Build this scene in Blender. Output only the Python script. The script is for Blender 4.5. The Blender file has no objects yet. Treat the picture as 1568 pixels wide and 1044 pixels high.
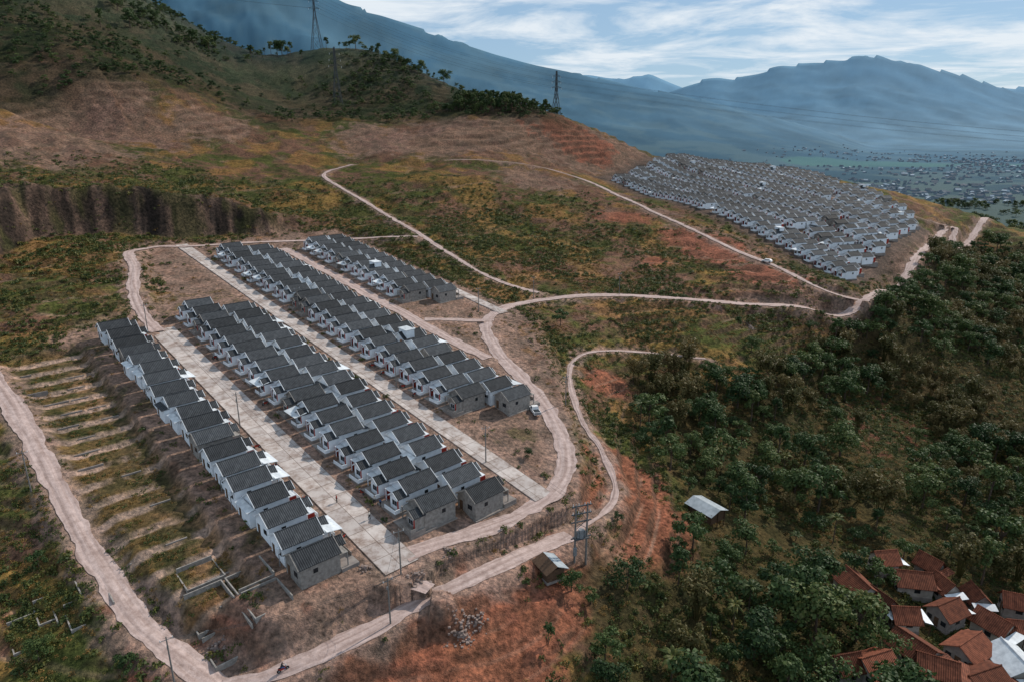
import bpy, math, random, numpy as np
from mathutils import Vector, Matrix
random.seed(7); rng=np.random.default_rng(7)
sc=bpy.context.scene
# ---------------------------------------------------------------- image pixel coordinates projected through an assumed camera
F=1045.0; CX=784.0; CY=522.0; PITCH=math.radians(17.6); CZ=70.0
cp,sp=math.cos(PITCH),math.sin(PITCH)
def ray(u,v):
    a=(u-CX)/F; b=(CY-v)/F
    return np.array([a, cp+b*sp, -sp+b*cp])
def at_z(u,v,z):
    r=ray(u,v); k=(z-CZ)/r[2]; return (r[0]*k,r[1]*k)
def at_d(u,v,d):
    r=ray(u,v); return (r[0]*d,r[1]*d,CZ+r[2]*d)
# ---------------------------------------------------------------- noise
def _h(ix,iy,seed):
    n=(ix.astype(np.int64)*374761393+iy.astype(np.int64)*668265263+seed*974711)&0x7fffffff
    n=((n^(n>>13))*1274126177)&0x7fffffff
    n=(n^(n>>16))
    return (n&0xffffff)/float(0xffffff)
def vnoise(x,y,seed=0):
    ix=np.floor(x); iy=np.floor(y); fx=x-ix; fy=y-iy
    fx=fx*fx*(3-2*fx); fy=fy*fy*(3-2*fy)
    a=_h(ix,iy,seed); b=_h(ix+1,iy,seed); c=_h(ix,iy+1,seed); d=_h(ix+1,iy+1,seed)
    return (a*(1-fx)+b*fx)*(1-fy)+(c*(1-fx)+d*fx)*fy
def fbm(x,y,sc_,oct=4,seed=0,gain=.5):
    s=0;a=1;t=0;f=1.0/sc_
    for i in range(oct):
        s=s+a*vnoise(x*f+13.7*i,y*f-7.1*i,seed+i); t+=a; a*=gain; f*=2.03
    return s/t
def sm(a,b,x):
    t=np.clip((x-a)/(b-a),0,1); return t*t*(3-2*t)
# ---------------------------------------------------------------- estate frame
D1=np.array([-.673,.740]); N1=np.array([.740,.673])
def st(X,Y): return X*D1[0]+Y*D1[1], X*N1[0]+Y*N1[1]
def fromst(s,t): return (s*D1[0]+t*N1[0], s*D1[1]+t*N1[1])
def planez(s): return .118*(s-87)
def polysd(X,Y,poly):
    d=np.full(X.shape,1e9); inside=np.zeros(X.shape,bool)
    n=len(poly)
    for i in range(n):
        x0,y0=poly[i]; x1,y1=poly[(i+1)%n]
        ex,ey=x1-x0,y1-y0; L=ex*ex+ey*ey+1e-9
        t=np.clip(((X-x0)*ex+(Y-y0)*ey)/L,0,1)
        d=np.minimum(d,np.hypot(X-x0-t*ex,Y-y0-t*ey))
        c=((y0>Y)!=(y1>Y))
        xi=x0+(Y-y0)/(y1-y0+1e-12)*(x1-x0)
        inside^=(c&(X<xi))
    return np.where(inside,d,-d)
PAD1=[fromst(*p) for p in [(84,31),(84,88),(110,118),(160,152),(288,152),(290,72),(226,62),(212,28)]]
LOTS=[fromst(*p) for p in [(96,20),(96,31),(206,31),(206,10),(150,13)]]
CL=[at_z(-200,470,28),at_z(-60,405,28),at_z(60,374,28),at_z(170,366,27),at_z(330,358,26),at_z(420,350,27),at_z(500,330,29)]
CLA=[17,18,19,18,14,9,0]
def scarp(X,Y,pl,amp,w=8,decay=130):
    d=np.full(X.shape,1e9); sg=np.ones(X.shape); A=np.zeros(X.shape)
    for i in range(len(pl)-1):
        x0,y0=pl[i]; x1,y1=pl[i+1]; ex,ey=x1-x0,y1-y0; L=ex*ex+ey*ey
        t=np.clip(((X-x0)*ex+(Y-y0)*ey)/L,0,1)
        dd=np.hypot(X-x0-t*ex,Y-y0-t*ey)
        m=dd<d
        cr=ex*(Y-y0)-ey*(X-x0)
        sg=np.where(m,np.sign(cr),sg); A=np.where(m,amp[i]+(amp[i+1]-amp[i])*t,A); d=np.where(m,dd,d)
    s=d*sg-6*(fbm(X,Y,26,4,88)-.45)
    return A*(.2*sm(0,.35,s/w)+.8*sm(.2,1.0,s/w))*np.exp(-np.maximum(s,0)/decay), s, A
# ---------------------------------------------------------------- thin-plate terrain
ctrl=[]
def C(u,v,z):
    x,y=at_z(u,v,z); ctrl.append((x,y,z))
def CD(u,v,d): ctrl.append(at_d(u,v,d))
def W(x,y,z): ctrl.append((x,y,z))
for s,t in [(87,35),(87,60),(87,85),(120,36),(120,90),(120,112),(160,40),(160,80),(165,140),(200,36),(200,100),(200,145),(240,75),(240,140),(285,80),(285,115),(285,145)]:
    x,y=fromst(s,t); W(x,y,planez(s))
for a in [(60,740,4.5),(230,970,-3),(110,800,2),(0,590,11),(30,530,14),(0,480,18),(150,470,18),(170,375,27),(0,410,26),(340,1035,-6),(0,1040,-6),(0,860,-1),
          (500,900,-1),(480,960,-4),(560,970,-5),(460,1010,-6),(640,925,-4),(700,860,-1),(720,888,-3),(800,850,-4),(780,790,0),(850,750,0),(865,700,.5),(850,650,2),(825,610,3.5),(790,570,5),(758,535,6.5),(745,500,8),(790,468,9),(850,457,9),(930,452,9),(1050,458,7.5),(1150,467,5),(1250,473,3),(1310,467,2.5),(1350,445,2.5),(1400,400,4),(1455,347,6),(1540,345,3),
          (870,820,-5),(930,780,-6),(945,740,-5),(920,690,-4),(890,640,-2),(872,590,0),(875,555,1.5),(910,535,2),(1000,545,-2),(1100,520,0),(1200,515,-3),(1000,610,-7),(1030,780,-11),(1100,700,-15),(1300,600,-20),(1300,520,-10),(1400,470,-10),(1500,500,-20),(1500,400,-14),(1568,440,-22),
          (1300,870,-22),(1500,950,-27),(1500,750,-27),(1000,850,-11),(1000,1000,-16),(700,1000,-8),(850,960,-9),(820,445,10),(1300,441,3.5),(1410,350,8),(1180,400,12),(1060,350,20)]: C(*a)
for a in [(500,265,400),(650,360,300),(530,250,430),(800,250,450),(930,275,480),(1000,420,285),(750,330,350),(900,350,330),(580,300,360),(680,280,385),(1040,247,595),(1150,262,600),(1250,283,590),(1400,318,560),(1000,300,440),
          (100,210,400),(250,240,360),(100,262,300),(300,280,320),(400,200,470),(500,205,490),(200,120,450),(0,100,420),(0,0,500),(200,5,600),(345,85,620),(-100,-150,620),(0,170,360),(-150,150,380),(320,150,500),(420,140,600),
          (520,75,700),(430,85,700),(600,92,690),(680,128,660),(760,158,640),(850,186,640),(520,150,600),(600,170,580),(520,187,530),(640,192,530),(760,188,530),(870,197,540),(950,215,560),(1000,236,570),(780,230,480),(650,225,470),(900,245,520)]: CD(*a)
for a in [(-700,900,150),(-400,1000,60),(-185,900,60),(0,850,0),(200,850,-50),(500,850,-60),(800,850,-70),(1100,1000,-75),(450,650,-30),(620,520,-32),(450,300,-40),(300,150,-40),(200,60,-36),(60,40,-20),(-60,30,-12),(-250,100,8),(-300,200,30),(-500,300,90),(-700,500,190)]: W(*a)
ctrl=np.array(ctrl)
def extra(X,Y): return scarp(X,Y,CL,CLA)[0]
def U(r2): return r2*np.log(r2+1e-6)
S=200.0
cx=ctrl[:,0]/S; cy=ctrl[:,1]/S; n=len(cx)
K=U((cx[:,None]-cx)**2+(cy[:,None]-cy)**2)+np.eye(n)*2e-3
P=np.stack([np.ones(n),cx,cy],1)
A=np.block([[K,P],[P.T,np.zeros((3,3))]])
rhs=np.concatenate([ctrl[:,2]-extra(ctrl[:,0],ctrl[:,1]),np.zeros(3)])
wt=np.linalg.solve(A,rhs)
def tps(X,Y):
    x=X/S; y=Y/S; o=wt[n]+wt[n+1]*x+wt[n+2]*y
    for i in range(n):
        o=o+wt[i]*U((x-cx[i])**2+(y-cy[i])**2)
    return o
def prof(pts,D):
    m=[];z=[]
    for u,v in pts:
        r=ray(u,v); m.append(r[0]/r[1]); z.append(CZ+D*r[2]/r[1])
    return np.array(m),np.array(z)
MT=[ (5200,3000,prof([(-300,-160),(240,-90),(400,-60),(480,-25),(530,5),(580,20),(640,42),(700,62),(760,82),(820,98),(880,110),(940,124),(1000,137),(1060,148),(1120,163),(1200,183),(1260,200),(1330,225),(1500,240),(1800,245)],5200)),
     (9500,4300,prof([(-300,230),(960,225),(1000,150),(1045,133),(1075,122),(1100,117),(1130,119),(1165,110),(1190,100),(1225,97),(1250,93),(1290,91),(1315,84),(1345,84),(1375,92),(1410,99),(1440,106),(1470,112),(1510,125),(1550,138),(1600,150),(1750,180),(1900,190)],9500)),
     (15500,4000,prof([(-300,200),(700,150),(850,120),(900,114),(930,118),(965,118),(995,113),(1020,122),(1060,135),(1200,150),(1400,140),(1600,130),(1900,150)],15500))]
def farh(X,Y):
    Yc=np.maximum(Y,1); m=X/Yc
    base=-70-25*sm(1000,4000,Y)+6*(fbm(X,Y,600,3,31)-.5)
    out=base.copy()
    for D,wd,(pm,pz) in MT:
        mm=m+.006*(fbm(X,Y,900,3,71)-.5)
        z=sum(np.interp(mm+o,pm,pz) for o in (-.006,0,.006))/3
        rid=np.abs(fbm(X,Y,D*.13,5,int(D)%97,.48)-.5)*2
        e=np.clip((Y-(D-wd))/wd,0,1); e2=np.clip((Y-D)/(wd*1.2),0,1)
        env=np.where(Y<D, e**1.6, 1-e2*e2)
        hh=-95+(z+95)*env
        hh=hh-(z+95)*.6*rid*env*np.where(Y<D,(1-e)**.8,1)
        out=np.maximum(out,hh)
    return out
ROADS=[]
def nearest_road(X,Y,margin=14):
    best=np.full(X.shape,1e9); zr=np.zeros(X.shape); 
    for R in ROADS:
        p=R['p']; w=R['w']/2
        m=(X>p[:,0].min()-margin)&(X<p[:,0].max()+margin)&(Y>p[:,1].min()-margin)&(Y<p[:,1].max()+margin)
        idx=np.nonzero(m)[0]
        for k in range(0,len(idx),20000):
            ii=idx[k:k+20000]; x=X[ii]; y=Y[ii]
            dd=(x[:,None]-p[:,0])**2+(y[:,None]-p[:,1])**2
            j=dd.argmin(1)
            tx=R['t'][j,0]; ty=R['t'][j,1]; dx=x-p[j,0]; dy=y-p[j,1]
            al=np.clip(dx*tx+dy*ty,-R['sp'],R['sp'])
            lat=np.hypot(dx-al*tx,dy-al*ty)-w
            z=p[j,2]+R['sl'][j]*al
            b=lat<best[ii]
            best[ii]=np.where(b,lat,best[ii]); zr[ii]=np.where(b,z,zr[ii])
    return best,zr
PH={}
def H(X,Y,stage=2,full=False):
    X=np.atleast_1d(np.asarray(X,float)); Y=np.atleast_1d(np.asarray(Y,float))
    near=Y<1350
    fw=sm(760,1300,Y)
    t=np.zeros(X.shape)
    if near.any():
        t[near]=tps(X[near],Y[near])+extra(X[near],Y[near])
    h=t*(1-fw)
    if (fw>0).any():
        q=fw>0; h[q]+=farh(X[q],Y[q])*fw[q]
    nn=1-fw
    R=np.hypot(X,Y)
    h=h+nn*(2.2*(fbm(X,Y,34,3,3)-.5)+ (3+7*sm(350,700,R))*(fbm(X,Y,90,3,8)-.5))*sm(60,160,R)
    s,tt=st(X,Y)
    pd=polysd(X,Y,PAD1); pw=sm(-7,0,pd)
    h=h*(1-pw)+planez(s)*pw
    sd2=polysd(X,Y,E2POLY)
    free=(1-pw)*(1-sm(-8,2,sd2))
    if stage>=1:
        q=1.9+2.0*sm(300,600,R)
        g=h+(1.6+3.5*sm(320,480,R))*(fbm(X,Y,26,3,77)-.5)
        f=g/q-np.floor(g/q)
        tz=q*(np.floor(g/q)+.15*f+.85*sm(.6,1,f))-(g-h)
        msk=free*nn*((.35-.25*sm(320,420,R))+.65*sm(.38,.55,fbm(X,Y,48,4,55)))
        lots=sm(-1.5,1,polysd(X,Y,LOTS))
        msk=msk*(1-lots)
        if full: PH['f']=f; PH['m']=msk
        h=h*(1-msk)+tz*msk
        k=6.3; f=(s-90)/k-np.floor((s-90)/k)
        step=.118*k*(np.floor((s-90)/k)+sm(.82,1,f))+.118*3-1.6
        h=h*(1-lots)+step*lots
        h=h+free*nn*(1.3*(fbm(X,Y,6,3,21)-.5)+.5*(fbm(X,Y,1.5,2,41)-.5)+3.6*(fbm(X,Y,17,3,43)-.5)*sm(200,330,R))*(1-.7*lots)
        h=h+pw*.3*(fbm(X,Y,3,2,22)-.5)
        c,sg,Aa=scarp(X,Y,CL,CLA)
        gm=sm(-2,3,sg)*(1-sm(7,14,sg))*(Aa/19)
        h=h-gm*5.0*(np.abs(fbm(X*1.0+Y*.25,Y*.3,11,4,91,.6)-.5)*2-.2)+gm*2.2*(fbm(X,Y,4,3,95)-.5)
    rd=None
    if stage>=2:
        rd,zr=nearest_road(X,Y)
        w=1-sm(.3,4.0,rd)
        h=h*(1-w)+zr*w
    if full: return h,rd,pw,sd2,fw
    return h
P2=np.array([144.,284.]); D2=np.array([-.347,.938]); N2=np.array([.938,.347])
def e2(s,t): return (P2[0]+D2[0]*s+N2[0]*t, P2[1]+D2[1]*s+N2[1]*t)
E2POLY=[e2(0,0),e2(96,158),e2(318,128),e2(226,-3)]
_T=np.geomspace(60,2500,1500)
def hit(u,v,stage=0):
    r=ray(u,v); h=H(r[0]*_T,r[1]*_T,stage); z=CZ+r[2]*_T
    k=np.nonzero(z<h)[0]
    if len(k)==0: i=len(_T)-1; return (r[0]*_T[i],r[1]*_T[i])
    i=k[0]
    if i==0: d=_T[0]
    else:
        a=z[i-1]-h[i-1]; b=h[i]-z[i]; d=_T[i-1]+(_T[i]-_T[i-1])*a/(a+b+1e-9)
    return (r[0]*d,r[1]*d)
def catmull(pts,sp_=2.0):
    P_=[np.array(p,float) for p in pts]; P_=[2*P_[0]-P_[1]]+P_+[2*P_[-1]-P_[-2]]
    out=[]
    for i in range(1,len(P_)-2):
        L=np.linalg.norm(P_[i+1]-P_[i]); k=max(2,int(L/sp_*2))
        for j in range(k):
            t=j/k
            out.append(.5*((2*P_[i])+(-P_[i-1]+P_[i+1])*t+(2*P_[i-1]-5*P_[i]+4*P_[i+1]-P_[i+2])*t*t+(-P_[i-1]+3*P_[i]-3*P_[i+1]+P_[i+2])*t**3))
    out.append(P_[-2]); out=np.array(out)
    L=np.concatenate([[0],np.cumsum(np.linalg.norm(np.diff(out,axis=0),axis=1))])
    k=max(3,int(L[-1]/sp_)); q=np.linspace(0,L[-1],k)
    return np.stack([np.interp(q,L,out[:,0]),np.interp(q,L,out[:,1])],1),L[-1]/(k-1)
def add_road(name,pix,w,kind='dirt',world=None,spc=1.2):
    w_=world if world else [hit(u,v) for u,v in pix]
    xy,sp_=catmull(w_,spc)
    z=H(xy[:,0],xy[:,1],0)
    if kind!='concrete':
        for _ in range(4):
            zp=np.pad(z,4,mode='edge'); z=np.convolve(zp,np.ones(9)/9,'valid')
    z=z-.05
    p=np.column_stack([xy,z]); t=np.gradient(xy,axis=0); t/=np.linalg.norm(t,axis=1)[:,None]+1e-9
    sl=np.gradient(z)/sp_
    ROADS.append(dict(p=p,t=t,w=w,sl=sl,sp=sp_,name=name,kind=kind))
add_road('concrete_road',None,6.6,'concrete',world=[fromst(s,51.8) for s in (84,120,160,206)])
add_road('concrete_road',None,4.6,'concrete',world=[fromst(s,85) for s in (84,120,180,240,290)])
add_road('concrete_road',None,3.6,'concrete',world=[fromst(s,147.5) for s in (166,200,240,272)])
add_road('dirt_road',None,4.0,'dirt',world=[fromst(s,118.2) for s in (140,180,220,270)])
add_road('dirt_road',[(618,850),(650,838),(720,815),(800,785),(848,752),(866,705),(852,655),(825,610),(790,570),(758,535),(745,505),(752,485),(790,468),(850,457),(930,452),(1050,458),(1150,467),(1250,473),(1310,467),(1350,445),(1400,400),(1435,365),(1458,347),(1500,346),(1590,349)],4.2)
add_road('dirt_road',[(825,450),(740,420),(690,390),(650,363),(600,335),(560,310),(525,290),(497,272),(505,262),(540,252)],2.2)
add_road('dirt_road',[(690,246),(790,250),(850,262),(915,285),(1000,325),(1080,361),(1160,397),(1240,433),(1315,464)],2.6)
add_road('dirt_road',[(1448,350),(1400,330),(1330,314),(1250,298),(1190,272),(1130,262)],4.0)
add_road('dirt_road',[(640,363),(540,367),(470,369),(380,372),(290,378),(240,378),(198,384),(206,410),(204,440),(214,475),(243,510)],3.6)
add_road('dirt_road',[(340,1060),(400,1036),(460,1010),(560,968),(640,925),(720,885),(800,850),(870,820)],3.4)
add_road('dirt_road',[(870,820),(925,785),(942,745),(920,690),(890,640),(873,590),(876,555),(910,537),(1000,541),(1080,552)],1.5)
add_road('dirt_road',[(-60,520),(0,592),(40,655),(72,712),(112,795),(160,880),(215,955),(290,1015),(360,1075)],3.8)
add_road('footpath',[(743,492),(700,490),(650,488)],3)
add_road('footpath',[(600,850),(625,880),(660,915)],3.2)
# ---------------------------------------------------------------- materials
def newmat(name):
    m=bpy.data.materials.new(name); m.use_nodes=True; nt=m.node_tree; b=nt.nodes['Principled BSDF']
    b.inputs['Roughness'].default_value=.9
    b.inputs['Specular IOR Level'].default_value=.2
    return m,nt,b
def ramp(nt,stops,fac):
    r=nt.nodes.new('ShaderNodeValToRGB'); e=r.color_ramp.elements
    while len(e)<len(stops): e.new(.5)
    for i,(p,c) in enumerate(stops): e[i].position=p; e[i].color=(*c,1)
    nt.links.new(fac,r.inputs[0]); return r.outputs[0]
def noise(nt,scale,detail=4,coord='Object',rough=.6):
    tc=nt.nodes.new('ShaderNodeTexCoord'); nz=nt.nodes.new('ShaderNodeTexNoise')
    nz.inputs['Scale'].default_value=scale; nz.inputs['Detail'].default_value=detail; nz.inputs['Roughness'].default_value=rough
    nt.links.new(tc.outputs[coord],nz.inputs['Vector']); return nz
def bump(nt,b,h,dist=.1,strength=.6):
    bp=nt.nodes.new('ShaderNodeBump'); bp.inputs['Distance'].default_value=dist; bp.inputs['Strength'].default_value=strength
    nt.links.new(h,bp.inputs['Height']); nt.links.new(bp.outputs[0],b.inputs['Normal'])
def mix(nt,f,a,b_,mode='MIX'):
    m=nt.nodes.new('ShaderNodeMix'); m.data_type='RGBA'; m.blend_type=mode
    for i,v in ((0,f),(6,a),(7,b_)):
        if isinstance(v,(int,float)): m.inputs[i].default_value=v
        elif isinstance(v,tuple): m.inputs[i].default_value=(*v,1)
        else: nt.links.new(v,m.inputs[i])
    return m.outputs[2]
def varmat(name,c1,c2,scale=1.5,rough=.9,rand=.15,bumpd=0,detail=4):
    m,nt,b=newmat(name); b.inputs['Roughness'].default_value=rough
    nz=noise(nt,scale,detail); col=ramp(nt,[(.3,c1),(.7,c2)],nz.outputs[0])
    if rand:
        oi=nt.nodes.new('ShaderNodeObjectInfo'); mr=nt.nodes.new('ShaderNodeMapRange')
        mr.inputs['To Min'].default_value=1-rand; mr.inputs['To Max'].default_value=1+rand
        nt.links.new(oi.outputs['Random'],mr.inputs['Value'])
        hs=nt.nodes.new('ShaderNodeHueSaturation'); nt.links.new(col,hs.inputs['Color']); nt.links.new(mr.outputs[0],hs.inputs['Value']); col=hs.outputs[0]
    nt.links.new(col,b.inputs['Base Color'])
    if bumpd: bump(nt,b,nz.outputs[0],bumpd)
    return m
mt,nt,b=newmat('hillside_ground'); b.inputs['Specular IOR Level'].default_value=.03
at=nt.nodes.new('ShaderNodeAttribute'); at.attribute_name='gcol'
n1=noise(nt,1.0,5,rough=.7); n2=noise(nt,.17,4)
c=mix(nt,1.0,at.outputs['Color'],ramp(nt,[(.3,(.28,.29,.28)),(.5,(.92,.92,.92)),(.74,(2.0,1.82,1.65))],n1.outputs[0]),'MULTIPLY')
c=mix(nt,1.0,c,ramp(nt,[(.3,(.62,.66,.62)),(.7,(1.35,1.24,1.16))],n2.outputs[0]),'MULTIPLY')
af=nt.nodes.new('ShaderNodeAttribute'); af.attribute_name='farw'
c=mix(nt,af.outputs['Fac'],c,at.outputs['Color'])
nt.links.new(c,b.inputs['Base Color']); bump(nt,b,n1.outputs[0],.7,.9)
md,nt,b=newmat('packed_dirt'); n1=noise(nt,.8,6,rough=.72); n2=noise(nt,.12,3)
uv=nt.nodes.new('ShaderNodeUVMap'); uv.uv_map='UVMap'; mp=nt.nodes.new('ShaderNodeMapping'); mp.inputs['Scale'].default_value=(1.3,.08,1); nt.links.new(uv.outputs[0],mp.inputs[0])
n3=nt.nodes.new('ShaderNodeTexNoise'); n3.inputs['Scale'].default_value=1; n3.inputs['Detail'].default_value=4; nt.links.new(mp.outputs[0],n3.inputs['Vector'])
c=mix(nt,n2.outputs[0],ramp(nt,[(.34,(.19,.13,.11)),(.62,(.50,.395,.365))],n1.outputs[0]),(.42,.325,.30))
c=mix(nt,1.0,c,ramp(nt,[(.35,(.74,.70,.68)),(.58,(1.08,1.08,1.08))],n3.outputs[0]),'MULTIPLY')
nt.links.new(c,b.inputs['Base Color']); bump(nt,b,n1.outputs[0],.25)
mc,nt,b=newmat('road_concrete'); n1=noise(nt,.5,6,rough=.68)
uv=nt.nodes.new('ShaderNodeUVMap'); uv.uv_map='UVMap'
br=nt.nodes.new('ShaderNodeTexBrick'); br.inputs['Scale'].default_value=1; br.inputs['Brick Width'].default_value=3.3; br.inputs['Row Height'].default_value=4; br.inputs['Mortar Size'].default_value=.07; br.offset=0
br.inputs['Color1'].default_value=(.37,.335,.32,1); br.inputs['Color2'].default_value=(.50,.455,.43,1); br.inputs['Mortar'].default_value=(.2,.165,.145,1)
nt.links.new(uv.outputs[0],br.inputs['Vector'])
c=mix(nt,1.0,br.outputs[0],ramp(nt,[(.33,(.52,.43,.38)),(.55,(1.0,.98,.97)),(.7,(1.12,1.12,1.12))],n1.outputs[0]),'MULTIPLY')
nt.links.new(c,b.inputs['Base Color'])
M_wall=varmat('painted_plaster',(.66,.71,.76),(.82,.86,.90),.8,.85,.08)
M_raw=varmat('raw_concrete_block',(.17,.155,.14),(.32,.30,.28),1.5,.95,.1,.05)
M_base=varmat('foundation_concrete',(.18,.16,.15),(.30,.27,.25),.9,.95,.1,.05)
def roofmat(name,c1,c2,rand=.3):
    m,nt,b=newmat(name); b.inputs['Roughness'].default_value=.75; b.inputs['Specular IOR Level'].default_value=.12
    tc=nt.nodes.new('ShaderNodeTexCoord'); w=nt.nodes.new('ShaderNodeTexWave'); w.bands_direction='Y'; w.inputs['Scale'].default_value=.9; w.inputs['Distortion'].default_value=.3
    nt.links.new(tc.outputs['Object'],w.inputs['Vector'])
    nz=noise(nt,1.2,4); col=ramp(nt,[(.3,c1),(.7,c2)],nz.outputs[0])
    col=mix(nt,1.0,col,ramp(nt,[(0,(.55,.55,.55)),(.5,(1.12,1.12,1.12))],w.outputs[0]),'MULTIPLY')
    oi=nt.nodes.new('ShaderNodeObjectInfo'); col=mix(nt,1.0,col,ramp(nt,[(0,(1-rand,)*3),(1,(1+rand,)*3)],oi.outputs['Random']),'MULTIPLY')
    nt.links.new(col,b.inputs['Base Color']); bump(nt,b,w.outputs[0],.06,.8); return m
M_roof=roofmat('grey_roof_tile',(.027,.031,.036),(.058,.064,.071),.4)
M_clay=roofmat('clay_roof_tile',(.08,.028,.017),(.20,.068,.038),.4)
M_tin=varmat('corrugated_metal',(.42,.45,.48),(.66,.70,.73),1.0,.5,.2)
M_red=varmat('red_paint',(.26,.025,.016),(.36,.04,.025),2,.7,.15)
M_trim=varmat('light_trim',(.50,.53,.56),(.62,.65,.68),3,.8,.1)
M_dark=varmat('dark_glass',(.012,.014,.017),(.03,.035,.04),2,.25,0)
M_timber=varmat('brown_timber',(.07,.04,.025),(.13,.08,.05),3,.9,.1)
M_steel=varmat('galvanised_steel',(.16,.17,.18),(.24,.25,.26),2,.6,0)
M_tower=varmat('weathered_tower_steel',(.05,.055,.06),(.09,.095,.1),2,.7,0)
M_polec=varmat('pole_concrete',(.12,.115,.11),(.2,.19,.18),2,.9,0)
M_rubber=varmat('black_rubber',(.012,.012,.012),(.025,.025,.025),5,.9,0)
M_white=varmat('white_paint',(.6,.6,.6),(.75,.75,.75),2,.5,0)
M_tank=varmat('orange_plastic',(.30,.12,.05),(.36,.16,.07),2,.5,0)
M_bark=varmat('bark',(.06,.04,.03),(.12,.09,.07),4,.95,.1)
M_stone=varmat('grey_rock',(.16,.12,.105),(.32,.25,.225),1.2,.95,.2,.1)
def leafmat(name,stops,trans=.22,wo=.5,wi=.4):
    m,nt,b=newmat(name); b.inputs['Roughness'].default_value=.6
    oi=nt.nodes.new('ShaderNodeObjectInfo'); g=nt.nodes.new('ShaderNodeNewGeometry')
    a1=nt.nodes.new('ShaderNodeMath'); a1.operation='MULTIPLY_ADD'; a1.inputs[1].default_value=wo; nt.links.new(oi.outputs['Random'],a1.inputs[0])
    a2=nt.nodes.new('ShaderNodeMath'); a2.operation='MULTIPLY_ADD'; a2.inputs[1].default_value=wi; a2.inputs[2].default_value=.08; nt.links.new(g.outputs['Random Per Island'],a2.inputs[0]); nt.links.new(a2.outputs[0],a1.inputs[2])
    col=ramp(nt,stops,a1.outputs[0]); nt.links.new(col,b.inputs['Base Color'])
    tr=nt.nodes.new('ShaderNodeBsdfTranslucent'); nt.links.new(col,tr.inputs['Color'])
    mx=nt.nodes.new('ShaderNodeMixShader'); mx.inputs[0].default_value=trans
    nt.links.new(b.outputs[0],mx.inputs[1]); nt.links.new(tr.outputs[0],mx.inputs[2]); nt.links.new(mx.outputs[0],nt.nodes['Material Output'].inputs[0]); return m
M_leaf=leafmat('tree_foliage',[(.12,(.015,.034,.012)),(.4,(.032,.062,.019)),(.62,(.058,.094,.028)),(.8,(.09,.12,.034)),(1,(.14,.14,.05))])
M_bamb=leafmat('bamboo_foliage',[(.2,(.055,.06,.018)),(.6,(.11,.092,.032)),(1,(.17,.12,.05))])
M_shr=leafmat('shrub_foliage',[(.12,(.028,.046,.014)),(.45,(.052,.074,.02)),(.75,(.10,.105,.028)),(1,(.18,.14,.035))])
M_dry=leafmat('dry_grass',[(.2,(.14,.085,.03)),(.6,(.22,.13,.04)),(1,(.29,.19,.06))])
# ---------------------------------------------------------------- mesh builder
class MB:
    def __init__(s): s.v=[];s.f=[];s.m=[];s.mats=[]
    def mi(s,m):
        if m not in s.mats: s.mats.append(m)
        return s.mats.index(m)
    def poly(s,pts,m):
        k=len(s.v); s.v+= [tuple(p) for p in pts]; s.f.append(tuple(range(k,k+len(pts)))); s.m.append(s.mi(m))
    def hexa(s,c,m):
        k=len(s.v); s.v+=[tuple(p) for p in c]
        for f in [(3,2,1,0),(4,5,6,7),(0,1,5,4),(1,2,6,5),(2,3,7,6),(3,0,4,7)]:
            s.f.append(tuple(k+i for i in f)); s.m.append(s.mi(m))
    def box(s,x0,x1,y0,y1,z0,z1,m): s.hexa([(x0,y0,z0),(x1,y0,z0),(x1,y1,z0),(x0,y1,z0),(x0,y0,z1),(x1,y0,z1),(x1,y1,z1),(x0,y1,z1)],m)
    def beam(s,a,b_,r,m,r2=None,n=4):
        a=Vector(a);b_=Vector(b_); r2=r if r2 is None else r2
        d=(b_-a).normalized(); up=Vector((0,0,1)) if abs(d.z)<.95 else Vector((1,0,0))
        x=d.cross(up).normalized(); y=d.cross(x)
        k=len(s.v)
        for p,rr in ((a,r),(b_,r2)):
            for i in range(n):
                t=2*math.pi*(i+.5)/n; s.v.append(tuple(p+(x*math.cos(t)+y*math.sin(t))*rr))
        mi=s.mi(m)
        for i in range(n): s.f.append((k+i,k+(i+1)%n,k+n+(i+1)%n,k+n+i)); s.m.append(mi)
        s.f.append(tuple(k+i for i in range(n))[::-1]); s.m.append(mi); s.f.append(tuple(k+n+i for i in range(n))); s.m.append(mi)
    def gable(s,x0,x1,y0,y1,z0,ze,zr,wall,roof,ov=.3,ovy=.35,th=.14,trim=None):
        s.box(x0,x1,y0,y1,z0,ze,wall); xm=(x0+x1)/2
        for y in (y0,y1): s.poly([(x0,y,ze),(x1,y,ze),(xm,y,zr)],wall)
        sl=(zr-ze)/(xm-x0)
        for sg,xe in ((-1,x0),(1,x1)):
            xo=xe+sg*ov; zo=ze-ov*sl+.03; zz=zr+.03
            s.hexa([(xo,y0-ovy,zo),(xm,y0-ovy,zz),(xm,y1+ovy,zz),(xo,y1+ovy,zo),(xo,y0-ovy,zo+th),(xm,y0-ovy,zz+th),(xm,y1+ovy,zz+th),(xo,y1+ovy,zo+th)],roof)
            if trim:
                for ya,yb in ((y0-ovy-.11,y0-ovy-.005),(y1+ovy+.005,y1+ovy+.11)):
                    s.hexa([(xo,ya,zo-.12),(xm,ya,zz-.12),(xm,yb,zz-.12),(xo,yb,zo-.12),(xo,ya,zo+th+.05),(xm,ya,zz+th+.05),(xm,yb,zz+th+.05),(xo,yb,zo+th+.05)],trim)
        if trim: s.box(xm-.11,xm+.11,y0-ovy,y1+ovy,zr+th-.02,zr+th+.1,roof)
    def mesh(s,name):
        me=bpy.data.meshes.new(name); me.from_pydata(s.v,[],s.f)
        for m in s.mats: me.materials.append(m)
        me.polygons.foreach_set('material_index',s.m); me.update(); return me
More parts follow.
